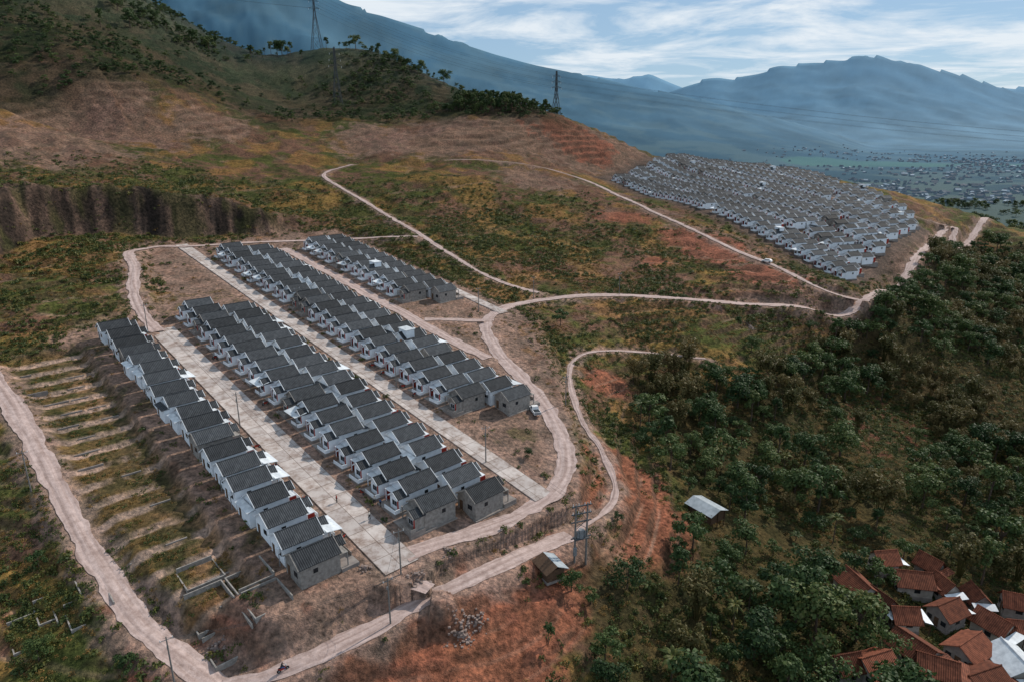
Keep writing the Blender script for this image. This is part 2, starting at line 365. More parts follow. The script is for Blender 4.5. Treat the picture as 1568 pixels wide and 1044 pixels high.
def obj(name,me,loc=(0,0,0),rz=0,sc_=1,parent=None):
    o=bpy.data.objects.new(name,me); sc.collection.objects.link(o); o.location=loc; o.rotation_euler=(0,0,rz); o.scale=(sc_,)*3
    if parent: o.parent=parent
    return o
def hz(x,y): return float(H([x],[y])[0])
# ---------------------------------------------------------------- soil patch masks
def mkblobs(L): return [(*hit(u,v),r) for u,v,r in L]
BARE=mkblobs([(100,180,60),(50,215,45),(200,205,40),(420,170,40),(850,215,60),(700,205,60),(950,235,50),(330,190,30),(1130,380,25),(1210,430,20),(1370,390,25),(1320,325,40),(230,420,14),(300,430,16),(900,860,10),(260,395,14),(780,770,12),(330,960,12),(830,275,30),(600,215,45),(830,700,6),(760,640,6),(700,830,7),(800,780,7)]
   +[(960+i*50,300+i*26,14) for i in range(7)])
REDB=mkblobs([(700,1000,13),(780,950,11),(640,1030,13),(840,930,9),(990,780,12),(960,720,9),(1010,830,9),(930,585,9),(560,900,8),(480,920,7),(400,960,6),(610,905,5),(350,940,5),(880,205,30),(420,180,14),(740,870,6),(900,760,5),(1100,380,20),(950,330,20),(860,900,7),(760,1010,9),(1000,400,10),(250,1000,5),(450,985,6),(1180,420,16),(1050,365,14),(870,860,7),(560,1030,8)])
def blobs(x,y,L):
    m=np.zeros(x.shape)
    for bx,by,r in L: m=np.maximum(m,np.exp(-((x-bx)**2+(y-by)**2)/(r*r)))
    return m
# ---------------------------------------------------------------- terrain
az=np.radians(np.linspace(-60,60,860))
rr=np.concatenate([np.geomspace(20,60,70,endpoint=False),np.geomspace(60,700,680,endpoint=False),np.geomspace(700,22000,270)])
AZ,RR=np.meshgrid(az,rr); X=(RR*np.sin(AZ)); Y=(RR*np.cos(AZ)); shp=X.shape
Xf=X.ravel();Yf=Y.ravel()
hh,rd,pw,sd2,fw=H(Xf,Yf,2,True)
Z=hh.reshape(shp)
P3=np.stack([X,Y,Z],-1)
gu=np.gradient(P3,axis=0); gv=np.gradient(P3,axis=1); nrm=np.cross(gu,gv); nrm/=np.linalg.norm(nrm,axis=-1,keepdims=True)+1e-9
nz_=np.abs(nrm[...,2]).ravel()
def mx(a,b_,f):
    f=np.clip(f,0,1)[:,None]; a=np.array(a,float); b_=np.array(b_,float)
    return a*(1-f)+b_*f
N_=len(Xf); Rf=RR.ravel()
fg=fbm(Xf,Yf,28,5,101); ff=fbm(Xf,Yf,4,4,102); fp=fbm(Xf,Yf,70,4,103)
g=sm(.37,.55,fg*.6+ff*.4)
green=mx((.040,.056,.020),(.088,.098,.030),ff)
brown=mx((.12,.070,.052),(.20,.118,.085),ff)
col=mx(brown,green,g)
col=mx(col,mx((.22,.12,.045),(.28,.175,.065),ff),sm(.52,.64,fbm(Xf,Yf,16,4,110))*.65)
soil=mx((.15,.095,.078),(.27,.18,.155),ff)
col=mx(col,soil,sm(.35,.6,blobs(Xf,Yf,BARE)+(ff-.5)*.9+(fg-.5)*.8)*.8)
redc=mx((.17,.065,.044),(.31,.125,.085),ff)
col=mx(col,redc,sm(.35,.6,blobs(Xf,Yf,REDB)+(ff-.5)*.9+(fg-.5)*.8)*.88)
pf=PH['f']; pm_=PH['m']
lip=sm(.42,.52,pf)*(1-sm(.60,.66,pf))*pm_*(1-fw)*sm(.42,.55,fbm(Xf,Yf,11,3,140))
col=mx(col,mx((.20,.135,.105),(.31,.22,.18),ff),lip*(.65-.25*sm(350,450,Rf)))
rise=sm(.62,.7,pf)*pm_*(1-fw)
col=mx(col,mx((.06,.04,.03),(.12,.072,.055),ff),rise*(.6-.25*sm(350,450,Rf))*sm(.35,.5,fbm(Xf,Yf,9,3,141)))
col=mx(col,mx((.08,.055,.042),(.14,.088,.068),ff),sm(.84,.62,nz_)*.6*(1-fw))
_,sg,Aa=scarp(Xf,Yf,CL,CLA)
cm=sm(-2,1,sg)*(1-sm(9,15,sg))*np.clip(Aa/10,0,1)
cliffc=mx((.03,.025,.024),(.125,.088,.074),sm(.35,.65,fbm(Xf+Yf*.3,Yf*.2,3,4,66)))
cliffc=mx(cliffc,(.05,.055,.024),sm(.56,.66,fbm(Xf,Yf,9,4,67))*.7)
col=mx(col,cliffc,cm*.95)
def wpoly(pix): return [hit(u,v) for u,v in pix]
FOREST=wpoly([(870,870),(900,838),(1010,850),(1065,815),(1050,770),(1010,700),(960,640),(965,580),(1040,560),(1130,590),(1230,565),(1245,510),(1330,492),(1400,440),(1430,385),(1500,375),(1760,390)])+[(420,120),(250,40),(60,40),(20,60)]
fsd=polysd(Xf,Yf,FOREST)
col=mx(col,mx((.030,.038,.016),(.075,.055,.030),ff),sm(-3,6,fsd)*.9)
CLEAR=wpoly([(1290,620),(1340,605),(1420,645),(1425,690),(1350,700),(1290,670)])
csd=polysd(Xf,Yf,CLEAR)
col=mx(col,mx((.14,.065,.045),(.05,.055,.025),sm(.4,.6,ff)),sm(-3,1,csd))
col=mx(col,mx((.14,.095,.08),(.26,.185,.155),ff),pw*(.4+.6*sm(.35,.5,ff+.1*fg)))
col=mx(col,mx((.085,.066,.058),(.16,.12,.105),ff),sm(-10,0,sd2))
ss,tt=st(Xf,Yf)
lots=sm(-1.5,1,polysd(Xf,Yf,LOTS)+1.5*(ff-.5)); fr=(ss-90)/6.3-np.floor((ss-90)/6.3)
col=mx(col,mx((.045,.05,.020),(.16,.10,.05),sm(.3,.7,ff)),lots*.8)
col=mx(col,(.32,.24,.205),lots*sm(.66,.76,fr+.3*(ff-.5))*(1-sm(.93,1.,fr))*sm(.38,.52,ff*.5+fg*.5))
col=mx(col,mx((.18,.12,.10),(.36,.27,.24),ff),(1-sm(.2,3.4,rd+(ff-.5)*8))*(1-fw)*.9)
HILL=wpoly([(-60,160),(150,120),(330,150),(420,190),(520,185),(650,188),(700,184),(850,184)])+[(60,760),(-150,900),(-500,900),(-800,600)]
hillg=mx((.020,.032,.017),(.062,.050,.034),sm(.4,.62,fbm(Xf,Yf,16,4,401)))
hillg=mx(hillg,(.13,.085,.066),lip*.45)
col=mx(col,hillg,sm(-25,15,polysd(Xf,Yf,HILL)+40*(fp-.5))*.9)
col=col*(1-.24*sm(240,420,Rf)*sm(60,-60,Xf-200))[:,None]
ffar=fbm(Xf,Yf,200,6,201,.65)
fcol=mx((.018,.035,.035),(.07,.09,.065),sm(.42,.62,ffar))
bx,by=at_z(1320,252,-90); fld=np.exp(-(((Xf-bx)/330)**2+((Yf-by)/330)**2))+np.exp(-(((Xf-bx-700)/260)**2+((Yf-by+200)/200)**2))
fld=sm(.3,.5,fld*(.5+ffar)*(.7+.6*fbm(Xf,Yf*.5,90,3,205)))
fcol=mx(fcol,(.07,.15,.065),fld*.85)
haze=1-np.exp(-np.maximum(Rf-700,0)/3200)  # blue distance haze painted into the far terrain colour, paler at mountain feet
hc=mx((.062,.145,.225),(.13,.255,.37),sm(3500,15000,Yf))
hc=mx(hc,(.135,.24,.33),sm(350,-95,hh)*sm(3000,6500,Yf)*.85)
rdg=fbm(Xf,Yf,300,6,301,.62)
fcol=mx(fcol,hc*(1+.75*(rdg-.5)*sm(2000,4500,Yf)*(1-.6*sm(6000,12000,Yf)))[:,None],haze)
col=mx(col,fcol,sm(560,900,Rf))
col=np.clip(col,0,1)
nv=N_
idx=np.arange(nv).reshape(shp)
q=np.stack([idx[:-1,:-1],idx[:-1,1:],idx[1:,1:],idx[1:,:-1]],-1).reshape(-1,4)
me=bpy.data.meshes.new('terrain'); me.vertices.add(nv); me.vertices.foreach_set('co',P3.reshape(-1).astype(np.float32))
me.loops.add(q.size); me.loops.foreach_set('vertex_index',q.reshape(-1).astype(np.int32))
me.polygons.add(len(q)); me.polygons.foreach_set('loop_start',(np.arange(len(q))*4).astype(np.int32)); me.polygons.foreach_set('loop_total',np.full(len(q),4,np.int32))
me.polygons.foreach_set('use_smooth',np.ones(len(q),bool)); me.update(calc_edges=True)
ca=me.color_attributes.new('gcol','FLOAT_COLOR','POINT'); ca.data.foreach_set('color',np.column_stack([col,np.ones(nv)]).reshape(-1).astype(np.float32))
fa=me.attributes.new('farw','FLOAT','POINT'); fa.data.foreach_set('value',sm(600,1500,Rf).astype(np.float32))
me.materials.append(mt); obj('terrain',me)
# ---------------------------------------------------------------- roads
for R in ROADS:
    p=R['p']; k=len(p); nx=-R['t'][:,1]; ny=R['t'][:,0]
    conc=R['kind']=='concrete'; cols=9; V=[];UV=[]
    L=np.arange(k)*R['sp']
    jl=0 if conc else .35+.22*R['w']
    o1=R['w']*37
    wl=R['w']/2+jl*(fbm(L,L*0+o1,5,4,5,.65)-.5)*2; wr=R['w']/2+jl*(fbm(L,L*0+50+o1,5,4,9,.65)-.5)*2
    for j in range(cols):
        a=-1+2*j/(cols-1); off=np.where(a<0,a*wl,a*wr)
        x=p[:,0]+nx*off; y=p[:,1]+ny*off
        dist=np.hypot(x,y)
        z=p[:,2]+ (.14 if conc else .02+.08*(1-abs(a)))+.0007*dist*(1 if not conc else .6)
        if not conc: z=z-.05*math.exp(-((abs(a)-.45)/.15)**2)+.07*(fbm(x,y,1.5,2,3)-.5)
        V.append(np.column_stack([x,y,z])); UV.append(np.column_stack([off+R['w']/2,L]))
    V=np.stack(V,1); UV=np.stack(UV,1)
    vs=V.reshape(-1,3).tolist(); uvs=UV.reshape(-1,2)
    fs=[(i*cols+j,i*cols+j+1,(i+1)*cols+j+1,(i+1)*cols+j) for i in range(k-1) for j in range(cols-1)]
    if conc:
        for jj in (0,cols-1):
            b0=len(vs)
            for i in range(k): q_=V[i,jj]; vs.append([q_[0],q_[1],q_[2]-.5])
            uvs=np.vstack([uvs,UV[:,jj]])
            fs+=[(i*cols+jj,(i+1)*cols+jj,b0+i+1,b0+i) for i in range(k-1)]
    m=bpy.data.meshes.new(R['name']); m.from_pydata(vs,[],fs); ul=m.uv_layers.new(name='UVMap')
    li=np.empty(len(m.loops),np.int32); m.loops.foreach_get('vertex_index',li); ul.data.foreach_set('uv',uvs[li].reshape(-1).astype(np.float32))
    m.materials.append(mc if conc else md); obj(R['name'],m)
# ---------------------------------------------------------------- houses
def house(kind):
    h=MB(); wall=M_raw if kind==2 else M_wall; trim=M_trim if kind!=2 else M_raw
    h.box(-3.0,3.0,-5.35,4.9,-2.4,-.62,M_base); h.box(-2.95,2.95,1.75,4.9,-.62,.12,M_base)
    W_=2.62; yb=-5.2 if kind not in(3,5) else -4.3
    h.box(-W_+.01,W_-.01,yb+.01,1.69,-.62,.1,wall)
    h.gable(-W_,W_,yb,1.7,.1,3.15,4.75,wall,M_roof,.22,.25,.12,trim)
    h.gable(-W_+.05,.15,1.7,3.7,.1,2.7,3.6,wall,M_roof,.2,.3,.12,trim)
    h.box(-2.1,-.5,3.69,3.73,.95,2.1,M_trim); h.box(-2.0,-1.34,3.72,3.75,1.03,2.02,M_dark); h.box(-1.26,-.6,3.72,3.75,1.03,2.02,M_dark)
    h.box(-2.56,-2.15,3.70,3.76,.12,2.6,M_red)
    h.box(.3,1.35,1.69,1.77,.12,2.6,M_red); h.box(1.6,2.5,1.69,1.75,.9,2.1,M_trim); h.box(1.68,2.42,1.74,1.77,.98,2.02,M_dark)
    h.box(.2,2.6,1.7,3.2,2.6,2.72,trim); h.box(2.4,2.56,3.0,3.16,.1,2.6,wall)
    if kind in (0,3): h.box(2.56,2.64,1.9,3.2,.12,2.6,M_red)
    if kind not in (3,5):
        h.box(-2.0,-1.1,yb-.05,yb,.0,2.0,M_timber); h.box(.4,1.6,yb-.05,yb,1.1,2.0,M_dark)
    for sx in (-1,1): h.box(sx*(W_+.015)-.015,sx*(W_+.015)+.015,-3,-2.2,1.5,2.3,M_dark)
    h.box(-2.95,-2.83,3.7,4.8,.1,.9,wall); h.box(-2.83,.6,4.7,4.8,.1,.85,wall)
    if kind==1:
        h.hexa([(-2.8,2.4,2.95),(2.8,2.4,2.95),(2.8,5.3,2.5),(-2.8,5.3,2.5),(-2.8,2.4,3.0),(2.8,2.4,3.0),(2.8,5.3,2.55),(-2.8,5.3,2.55)],M_tin)
        for x in (-2.6,2.6): h.box(x-.05,x+.05,5.0,5.1,.1,2.5,M_steel)
    if kind in(3,5):
        h.box(-2.6,2.6,-5.6,-4.33,-.6,2.5,M_wall); h.hexa([(-2.75,-6.0,2.5),(2.75,-6.0,2.5),(2.75,-4.6,2.85),(-2.75,-4.6,2.85),(-2.75,-6.0,2.56),(2.75,-6.0,2.56),(2.75,-4.6,2.91),(-2.75,-4.6,2.91)],M_tin if kind==3 else M_roof)
        h.box(-1.9,-1.1,-5.65,-5.6,.0,2.0,M_timber)
    if kind in (1,4):
        h.beam((1.9,-5.75,-1),(1.9,-5.75,2.3),.08,M_steel); h.beam((1.9,-5.75,2.3),(1.9,-5.75,3.2),.38,M_tank if kind==4 else M_trim,None,10)
    if kind==4:
        h.box(-1.5,2.5,-4.2,-1.6,2.9,5.7,M_wall); h.box(-1.7,2.7,-4.45,-1.4,5.7,5.82,M_tin); h.box(-1.0,0,-1.6,-1.56,4.2,5.2,M_dark)
    return h.mesh('terraced_house_%d'%kind)
HM=[house(k) for k in range(6)]
hr=random.Random(3)
def pick(): 
    return hr.choices(range(6),[56,13,7,12,2,10])[0]
HOUSES=[]
def place_row(s0,s1,t,face):
    k=int((s1-s0)/6.3); th=math.atan2(-N1[0],N1[1])+(0 if face>0 else math.pi)
    for i in range(k):
        s=s0+3.15+i*6.3; x,y=fromst(s,t+hr.uniform(-.45,.45))
        kd=2 if i==0 else pick()
        z=planez(s)+.25+hr.uniform(-.2,.2)
        obj('terraced_house',HM[kd],(x,y,z),th+hr.uniform(-.02,.02)); HOUSES.append((x,y))
place_row(88.5,209,41.8,1)
place_row(89,216,62.4,-1); place_row(86,206,74.4,1)
place_row(119,272,94.2,-1); place_row(112,268,106.4,1)
place_row(190,270,128.0,-1); place_row(184,266,139.8,1)
th2=math.atan2(-N2[0],N2[1])
e2o=[]
for r,(t,face) in enumerate([(6,-1),(17.8,1),(31,-1),(42.8,1),(56,-1),(67.8,1),(81,-1),(92.8,1),(106,-1),(117.8,1),(131,-1),(142.8,1),(153,-1)]):
    s0=t*.62+3; s1=222+t*.72
    k=int((s1-s0)/6.5)
    for i in range(k):
        if hr.random()<.03: continue
        s=s0+3+i*6.5+hr.uniform(-.25,.25); x,y=e2(s,t+hr.uniform(-.5,.5))
        HOUSES.append((x,y)); e2o.append(obj('terraced_house',HM[hr.choices(range(6),[58,11,7,11,2,11])[0]],(x,y,0),th2+(0 if face>0 else math.pi)+hr.uniform(-.03,.03),.97))
hs=H([o.location.x for o in e2o],[o.location.y for o in e2o])
for o,z in zip(e2o,hs): o.location.z=z+.35
fb=MB()
for i in range(17):
    s=96+i*6.3-.5
    t0=15.5+max(0,5-i)*.8; t1=30
    a=random.uniform(0,5); b1=random.uniform(0,4)
    for (ta,tb) in ((t0+a,t0+a+random.uniform(2,5)),(t1-b1-3.5,t1-b1)):
        if random.random()<.35: continue
        p=[fromst(s,ta),fromst(s+.25,ta),fromst(s+.25,tb),fromst(s,tb)]
        zz=hz(*p[0]); 
        fb.hexa([(x,y,zz-1) for x,y in p]+[(x,y,zz+.3) for x,y in p],M_base)
def rectwalls(mb,s0,s1,t0,t1,hgt):
    for (a,b1,c_,d) in ((s0,s1,t0,t0+.2),(s0,s1,t1,t1+.2),(s0,s0+.2,t0+.2,t1),(s1-.2,s1,t0+.2,t1)):
        p=[fromst(a,c_),fromst(b1,c_),fromst(b1,d),fromst(a,d)]
        zz=min(hz(*k) for k in p)
        mb.hexa([(x,y,zz-.8) for x,y in p]+[(x,y,zz+hgt) for x,y in p],M_raw)
obj('retaining_walls',fb.mesh('retaining_walls'))
f2=MB()
for s0,t0 in ((88,22),(88,28.5),(94.5,22),(94.5,28.5),(101,23)): rectwalls(f2,s0,s0+5.8,t0,t0+5.8,.9)
obj('unfinished_foundation',f2.mesh('unfinished_foundation'))
f3=MB()
for u,v in ((20,1000),(60,960),(110,970)):
    x,y=hit(u,v); s_,t_=st(x,y); rectwalls(f3,s_,s_+6,t_,t_+6,.6)
obj('unfinished_foundation',f3.mesh('unfinished_foundation'))
# ---------------------------------------------------------------- vegetation
def card(V,Fc,c,n_,s,rg):
    n_=n_/np.linalg.norm(n_); a=np.cross(n_,rg.normal(size=3)); a/=np.linalg.norm(a)+1e-9; b_=np.cross(n_,a)
    k=len(V); w=s*rg.uniform(.6,1.1); l=s*rg.uniform(.8,1.4)
    V+= [c-a*w*.5, c+b_*l*.55, c+a*w*.5, c-b_*l*.5]; Fc.append((k,k+1,k+2,k+3))
def leafy(name,lobes,nleaf,size,mat,trunk=None,limbs=(),seed=1,inner=.2,rough=1.0):
    rg=np.random.default_rng(seed); V=[];Fc=[]
    tot=sum(l[3]**2 for l in lobes)
    for (x,y,z,r,fl) in lobes:
        m=int(nleaf*r*r/tot)
        for _ in range(m):
            d=rg.normal(size=3); d/=np.linalg.norm(d)
            if d[2]<-.4: d[2]*=-1
            w_=.78+.22*math.sin(d[0]*5+x*3)*math.sin(d[1]*5+y*3+seed)*rough+.12*math.sin(d[2]*9+x)
            rad=r*(rg.uniform(.85,1.2) if rg.random()>inner else rg.uniform(.3,.9))*(w_+.2)
            c=np.array([x,y,z])+d*rad*np.array([1,1,fl])
            card(V,Fc,c,d+rg.normal(size=3)*.55+np.array([0,0,.35]),size*rg.uniform(.5,1.35),rg)
    mb=MB(); 
    if trunk:
        h_,r=trunk
        pts=[Vector((0,0,-1.0)),Vector((.15*r*3,.1,h_*.4)),Vector((-.1,.1,h_))]
        mb.beam(pts[0],pts[1],r,M_bark,r*.75,7); mb.beam(pts[1],pts[2],r*.75,M_bark,r*.45,7)
        for (x,y,z,rr_,fl) in lobes[:6]: mb.beam(pts[1].lerp(pts[2],.6),Vector((x,y,z)),r*.4,M_bark,r*.1,5)
    for a_,b_,r in limbs: mb.beam(a_,b_,r,M_bamb if mat is M_bamb else M_bark,r*.4,4)
    k=len(mb.v); mi=mb.mi(mat)
    mb.v+= [tuple(p) for p in V]; mb.f+=[tuple(i+k for i in f) for f in Fc]; mb.m+=[mi]*len(Fc)
    return mb.mesh(name)
def tree_lobes(seed,R=3.6,H_=6.5,nl=9):
    r=random.Random(seed); L=[]
    for i in range(nl):
        a=i*2.4+r.random()*1.2; d=R*math.sqrt((i+.3)/nl)*r.uniform(.65,1.0)
        L.append((d*math.cos(a),d*math.sin(a),H_+r.uniform(-2.4,1.8)-d*.3,R*r.uniform(.2,.46),r.uniform(.6,.9)))
    return L
TREES=[leafy('tree_a',tree_lobes(1,3.6,6.5,11),1500,.5,M_leaf,(5.5,.25),seed=1),
       leafy('tree_b',tree_lobes(5,4.3,7.5,15),2100,.52,M_leaf,(6.5,.3),seed=2),
       leafy('tree_c',tree_lobes(9,2.6,5.8,8),1000,.46,M_leaf,(5,.2),seed=3),
       leafy('tree_d',[(x*.9,y*.9,z*1.15+ (i%3)*.9,r_*.85,1.1) for i,(x,y,z,r_,f_) in enumerate(tree_lobes(14,2.5,7.5,11))],1200,.48,M_leaf,(7.5,.22),seed=4),
       leafy('tree_e',tree_lobes(23,4.8,6.0,16),1300,.55,M_leaf,(5.5,.22),seed=6,inner=.45)]
bl=[];bb=[]
r=random.Random(4)
for i in range(16):
    a=r.random()*6.28; d=r.uniform(1.5,4.2); h_=r.uniform(5.5,9.5); tip=(d*math.cos(a),d*math.sin(a),h_)
    bb.append((( .3*math.cos(a),.3*math.sin(a),-.5),(tip[0]*.45,tip[1]*.45,h_*.75),.07)); bb.append(((tip[0]*.45,tip[1]*.45,h_*.75),tip,.05))
    bl.append((tip[0]*.8,tip[1]*.8,h_*.9,r.uniform(.8,1.2),1.2)); bl.append((tip[0]*.5,tip[1]*.5,h_*.65,.8,1.4))
BAMB=leafy('bamboo',bl,1600,.5,M_bamb,None,bb,5)
def fronds(name,h0,nf,La,Lb,wd,mat,tr):
    mb=MB(); rg=random.Random(8); mb.beam((0,0,-.5),(0.1,0,h0),tr,M_bark,tr*.6,7)
    for i in range(nf):
        a=i*2.4+rg.random()*.3; el=rg.uniform(.2,1.2); L=rg.uniform(La,Lb); pts=[]
        for k in range(6):
            t=k/5; rad=L*t*math.cos(el)+.05; z=h0-.1+L*t*math.sin(el)-.5*L*t*t; w=wd*math.sin(math.pi*min(1,t*.9+.1))+.02
            pts.append((rad,z,w))
        for k in range(5):
            r0,z0,w0=pts[k]; r1,z1,w1=pts[k+1]; ca_,sa=math.cos(a),math.sin(a)
            f=lambda r_,w_,z_:(r_*ca_-w_*sa,r_*sa+w_*ca_,z_)
            mb.poly([f(r0,0,z0),f(r1,0,z1),f(r1,w1,z1-.15),f(r0,w0,z0-.15)],mat); mb.poly([f(r0,0,z0),f(r0,-w0,z0-.15),f(r1,-w1,z1-.15),f(r1,0,z1)],mat)
    return mb.mesh(name)
BAN=fronds('banana',2.2,9,1.8,2.6,.38,M_shr,.16)
PALM=fronds('palm',8,16,2.6,3.6,.34,M_shr,.16)
def shrub(seed,mat,nl=70,sz=.33):
    r=random.Random(seed); L=[(r.uniform(-.6,.6),r.uniform(-.6,.6),r.uniform(.1,.45),r.uniform(.3,.55),.8) for _ in range(4)]
    return leafy('shrub',L,nl,sz,mat,None,(),seed)
SH=[shrub(1,M_shr,50),shrub(2,M_shr,60),shrub(3,M_dry,45,.26)]
def scatter(name,child,pts,scales,childname):
    if len(pts)==0: return
    V=[];Fc=[]
    for (x,y,z),s in zip(pts,scales):
        a=random.random()*6.283; k=len(V); h_=s/2
        for q_ in range(4):
            t=a+q_*math.pi/2; V.append((x+h_*1.4142*math.cos(t),y+h_*1.4142*math.sin(t),z))
        Fc.append((k,k+1,k+2,k+3))
    m=bpy.data.meshes.new(name); m.from_pydata(V,[],Fc); o=obj(name,m)
    o.instance_type='FACES'; o.use_instance_faces_scale=True; o.show_instancer_for_render=False; o.show_instancer_for_viewport=False
    obj(childname,child,parent=o)
def inpoly_points(poly,cnt):
    xs=[p[0] for p in poly]; ys=[p[1] for p in poly]
    x=rng.uniform(min(xs),max(xs),cnt); y=rng.uniform(min(ys),max(ys),cnt)
    k=polysd(x,y,poly)>0
    return x[k],y[k]
hx=np.array(HOUSES)
def spot(u,v):
    x,y=hit(u,v,2); return (x,y,hz(x,y))
VILL=[(1308,912,7,6,.5),(1392,905,7,6,.9),(1445,955,6,5,.7),(1395,1010,8,6,.4),(1478,1012,7,6,1.2),(1545,1036,8,6,.3),(1380,960,5,4,1.0),(1335,1038,7,5,.6),(1515,975,6,5,.4),(1430,1040,7,5,.2),(1440,915,5,4,.5),(1560,985,6,5,.9),(1500,1060,8,6,.6),(1345,940,5,4,.3),(1350,875,5,4,.8),(1490,930,5,4,.2),(1550,940,5,4,.7),(1290,1040,5,4,.5),(1420,880,4,4,.4)]
VP=[spot(a,b_) for a,b_,_,_,_ in VILL]; SHED=spot(1080,790); HUT=spot(842,882); TP=spot(888,862)
clear=np.array([(p[0],p[1],5.2) for p in VP]+[(p[0]+.5,p[1]-5.5,3) for p in VP]+[(SHED[0],SHED[1],6.5),(HUT[0],HUT[1],6),(TP[0],TP[1],7),(TP[0]+1,TP[1]-7,6)])
def keep(x,y,roadm=2.5):
    k=np.ones(len(x),bool)
    for cx_,cy_,r_ in clear: k&=np.hypot(x-cx_,y-cy_)>r_
    rd_,_=nearest_road(x,y); k&=rd_>roadm
    k&=polysd(x,y,PAD1)<1; k&=polysd(x,y,E2POLY)<-3
    return k
x,y=inpoly_points(FOREST,13000); k=keep(x,y)
dens=fbm(x,y,26,3,500); cs=polysd(x,y,CLEAR)
k&=(rng.random(len(x))<sm(.30,.48,dens)*.9+.1)&((cs<-1)|(rng.random(len(x))<.06))
x=x[k];y=y[k]
order=np.argsort(rng.random(len(x))); sel=[]; grid={}
for i in order:
    gk=(int(x[i]//3.6),int(y[i]//3.6)); ok=True
    for a in (-1,0,1):
        for b_ in (-1,0,1):
            for j in grid.get((gk[0]+a,gk[1]+b_),()):
                if (x[i]-x[j])**2+(y[i]-y[j])**2<3.4**2: ok=False
    if ok: grid.setdefault(gk,[]).append(i); sel.append(i)
x=x[sel];y=y[sel];z=H(x,y)-.3
kind=rng.choice(8,len(x),p=[.20,.19,.17,.12,.06,.08,.12,.06])
bn=fbm(x,y,22,2,600); kind=np.where(bn>.64,4,kind)
for kk,ch,nm in [(0,TREES[0],'broadleaf_tree'),(1,TREES[1],'broadleaf_tree'),(2,TREES[2],'broadleaf_tree'),(3,TREES[3],'broadleaf_tree'),(4,BAMB,'bamboo_clump'),(5,BAN,'banana_plant'),(6,TREES[4],'broadleaf_tree'),(7,PALM,'palm_tree')]:
    q_=kind==kk; nq=q_.sum(); scatter('woodland_'+nm+'s',ch,list(zip(x[q_],y[q_],z[q_])),np.clip(.42+.75*rng.random(nq)**1.3+.3*(rng.random(nq)<.12),.4,1.45) if kk not in(5,7) else rng.uniform(.7,1.15,nq),nm)
pts=[]
HT=[(u,v) for u,v in [(295,62),(300,60),(330,70),(345,78),(275,50),(255,42),(235,28),(405,78),(432,72),(445,76),(530,62),(520,66),(545,70),(580,82),(590,88),(625,100),(645,108),(665,112),(680,126),(462,86),(380,92),(205,20),(180,12),(155,40),(200,40),(536,64),(440,70),(310,66),(240,34),(385,88),(395,84),(415,80),(425,76),(500,72),(560,75),(570,80),(605,93),(615,96),(635,104),(655,112),(320,72),(262,46),(222,22),(245,36)]]
for u,v in HT:
    b0=None
    for dv in range(0,40,2):
        r_=ray(u,v+dv+4); hh_=H(r_[0]*_T,r_[1]*_T,0); zz=CZ+r_[2]*_T; kk=np.nonzero((zz<hh_)&(_T<900))[0]
        if len(kk): b0=(r_[0]*_T[kk[0]],r_[1]*_T[kk[0]]); break
    if b0: pts.append((b0[0],b0[1],hz(*b0)-.3))
scatter('ridge_trees',TREES[1],pts[::2],[random.uniform(.5,1.5) for _ in pts[::2]],'broadleaf_tree')
scatter('ridge_trees',TREES[3],pts[1::2],[random.uniform(.5,1.4) for _ in pts[1::2]],'broadleaf_tree')
x,y=inpoly_points(HILL,15000); k=fbm(x,y,60,4,700)+rng.normal(size=len(x))*.09>.485; x=x[k];y=y[k]; z=H(x,y)-.5
hk=len(x)//2
scatter('hillside_trees',TREES[2],list(zip(x[:hk],y[:hk],z[:hk])),rng.uniform(.2,.95,hk)**1.3,'broadleaf_tree')
scatter('hillside_trees',TREES[0],list(zip(x[hk:],y[hk:],z[hk:])),rng.uniform(.2,.85,len(x)-hk)**1.3,'broadleaf_tree')
G2=wpoly([(690,160),(760,160),(845,186),(760,186),(690,184)]); x,y=inpoly_points([(p[0],p[1]+20) for p in G2],420); z=H(x,y)-.5
scatter('ridge_grove',TREES[3],list(zip(x,y,z)),rng.uniform(.4,1.1,len(x)),'broadleaf_tree')
BACK=[(160,640),(330,650),(430,520),(560,470),(900,520),(1300,1000),(900,1300),(300,1250),(60,800)]
x,y=inpoly_points(BACK,9500); k=(fbm(x,y,80,3,720)>.40)&(rng.random(len(x))<.85); 
k&=(nearest_road(x,y)[0]>3)&(polysd(x,y,E2POLY)<-6); x=x[k];y=y[k];z=H(x,y)-.5; hk=len(x)//2
scatter('valley_trees',TREES[0],list(zip(x[:hk],y[:hk],z[:hk])),rng.uniform(.5,1.2,hk),'broadleaf_tree')
scatter('valley_trees',TREES[1],list(zip(x[hk:],y[hk:],z[hk:])),rng.uniform(.5,1.2,len(x)-hk),'broadleaf_tree')
for i,(u,v,s_) in enumerate([(858,500,.7),(875,905,.45),(905,925,.5),(840,985,.4),(960,900,.7),(60,870,.4),(810,700,.25),(770,740,.2),(1130,505,.5),(1240,505,.5),(195,1030,.4),(60,1010,.4),(1050,545,.6),(930,640,.35),(980,680,.5),(945,800,.3),(1150,540,.6),(1000,560,.5)]):
    p=spot(u,v); obj('broadleaf_tree',TREES[i%5],(p[0],p[1],p[2]-.3),i,s_)
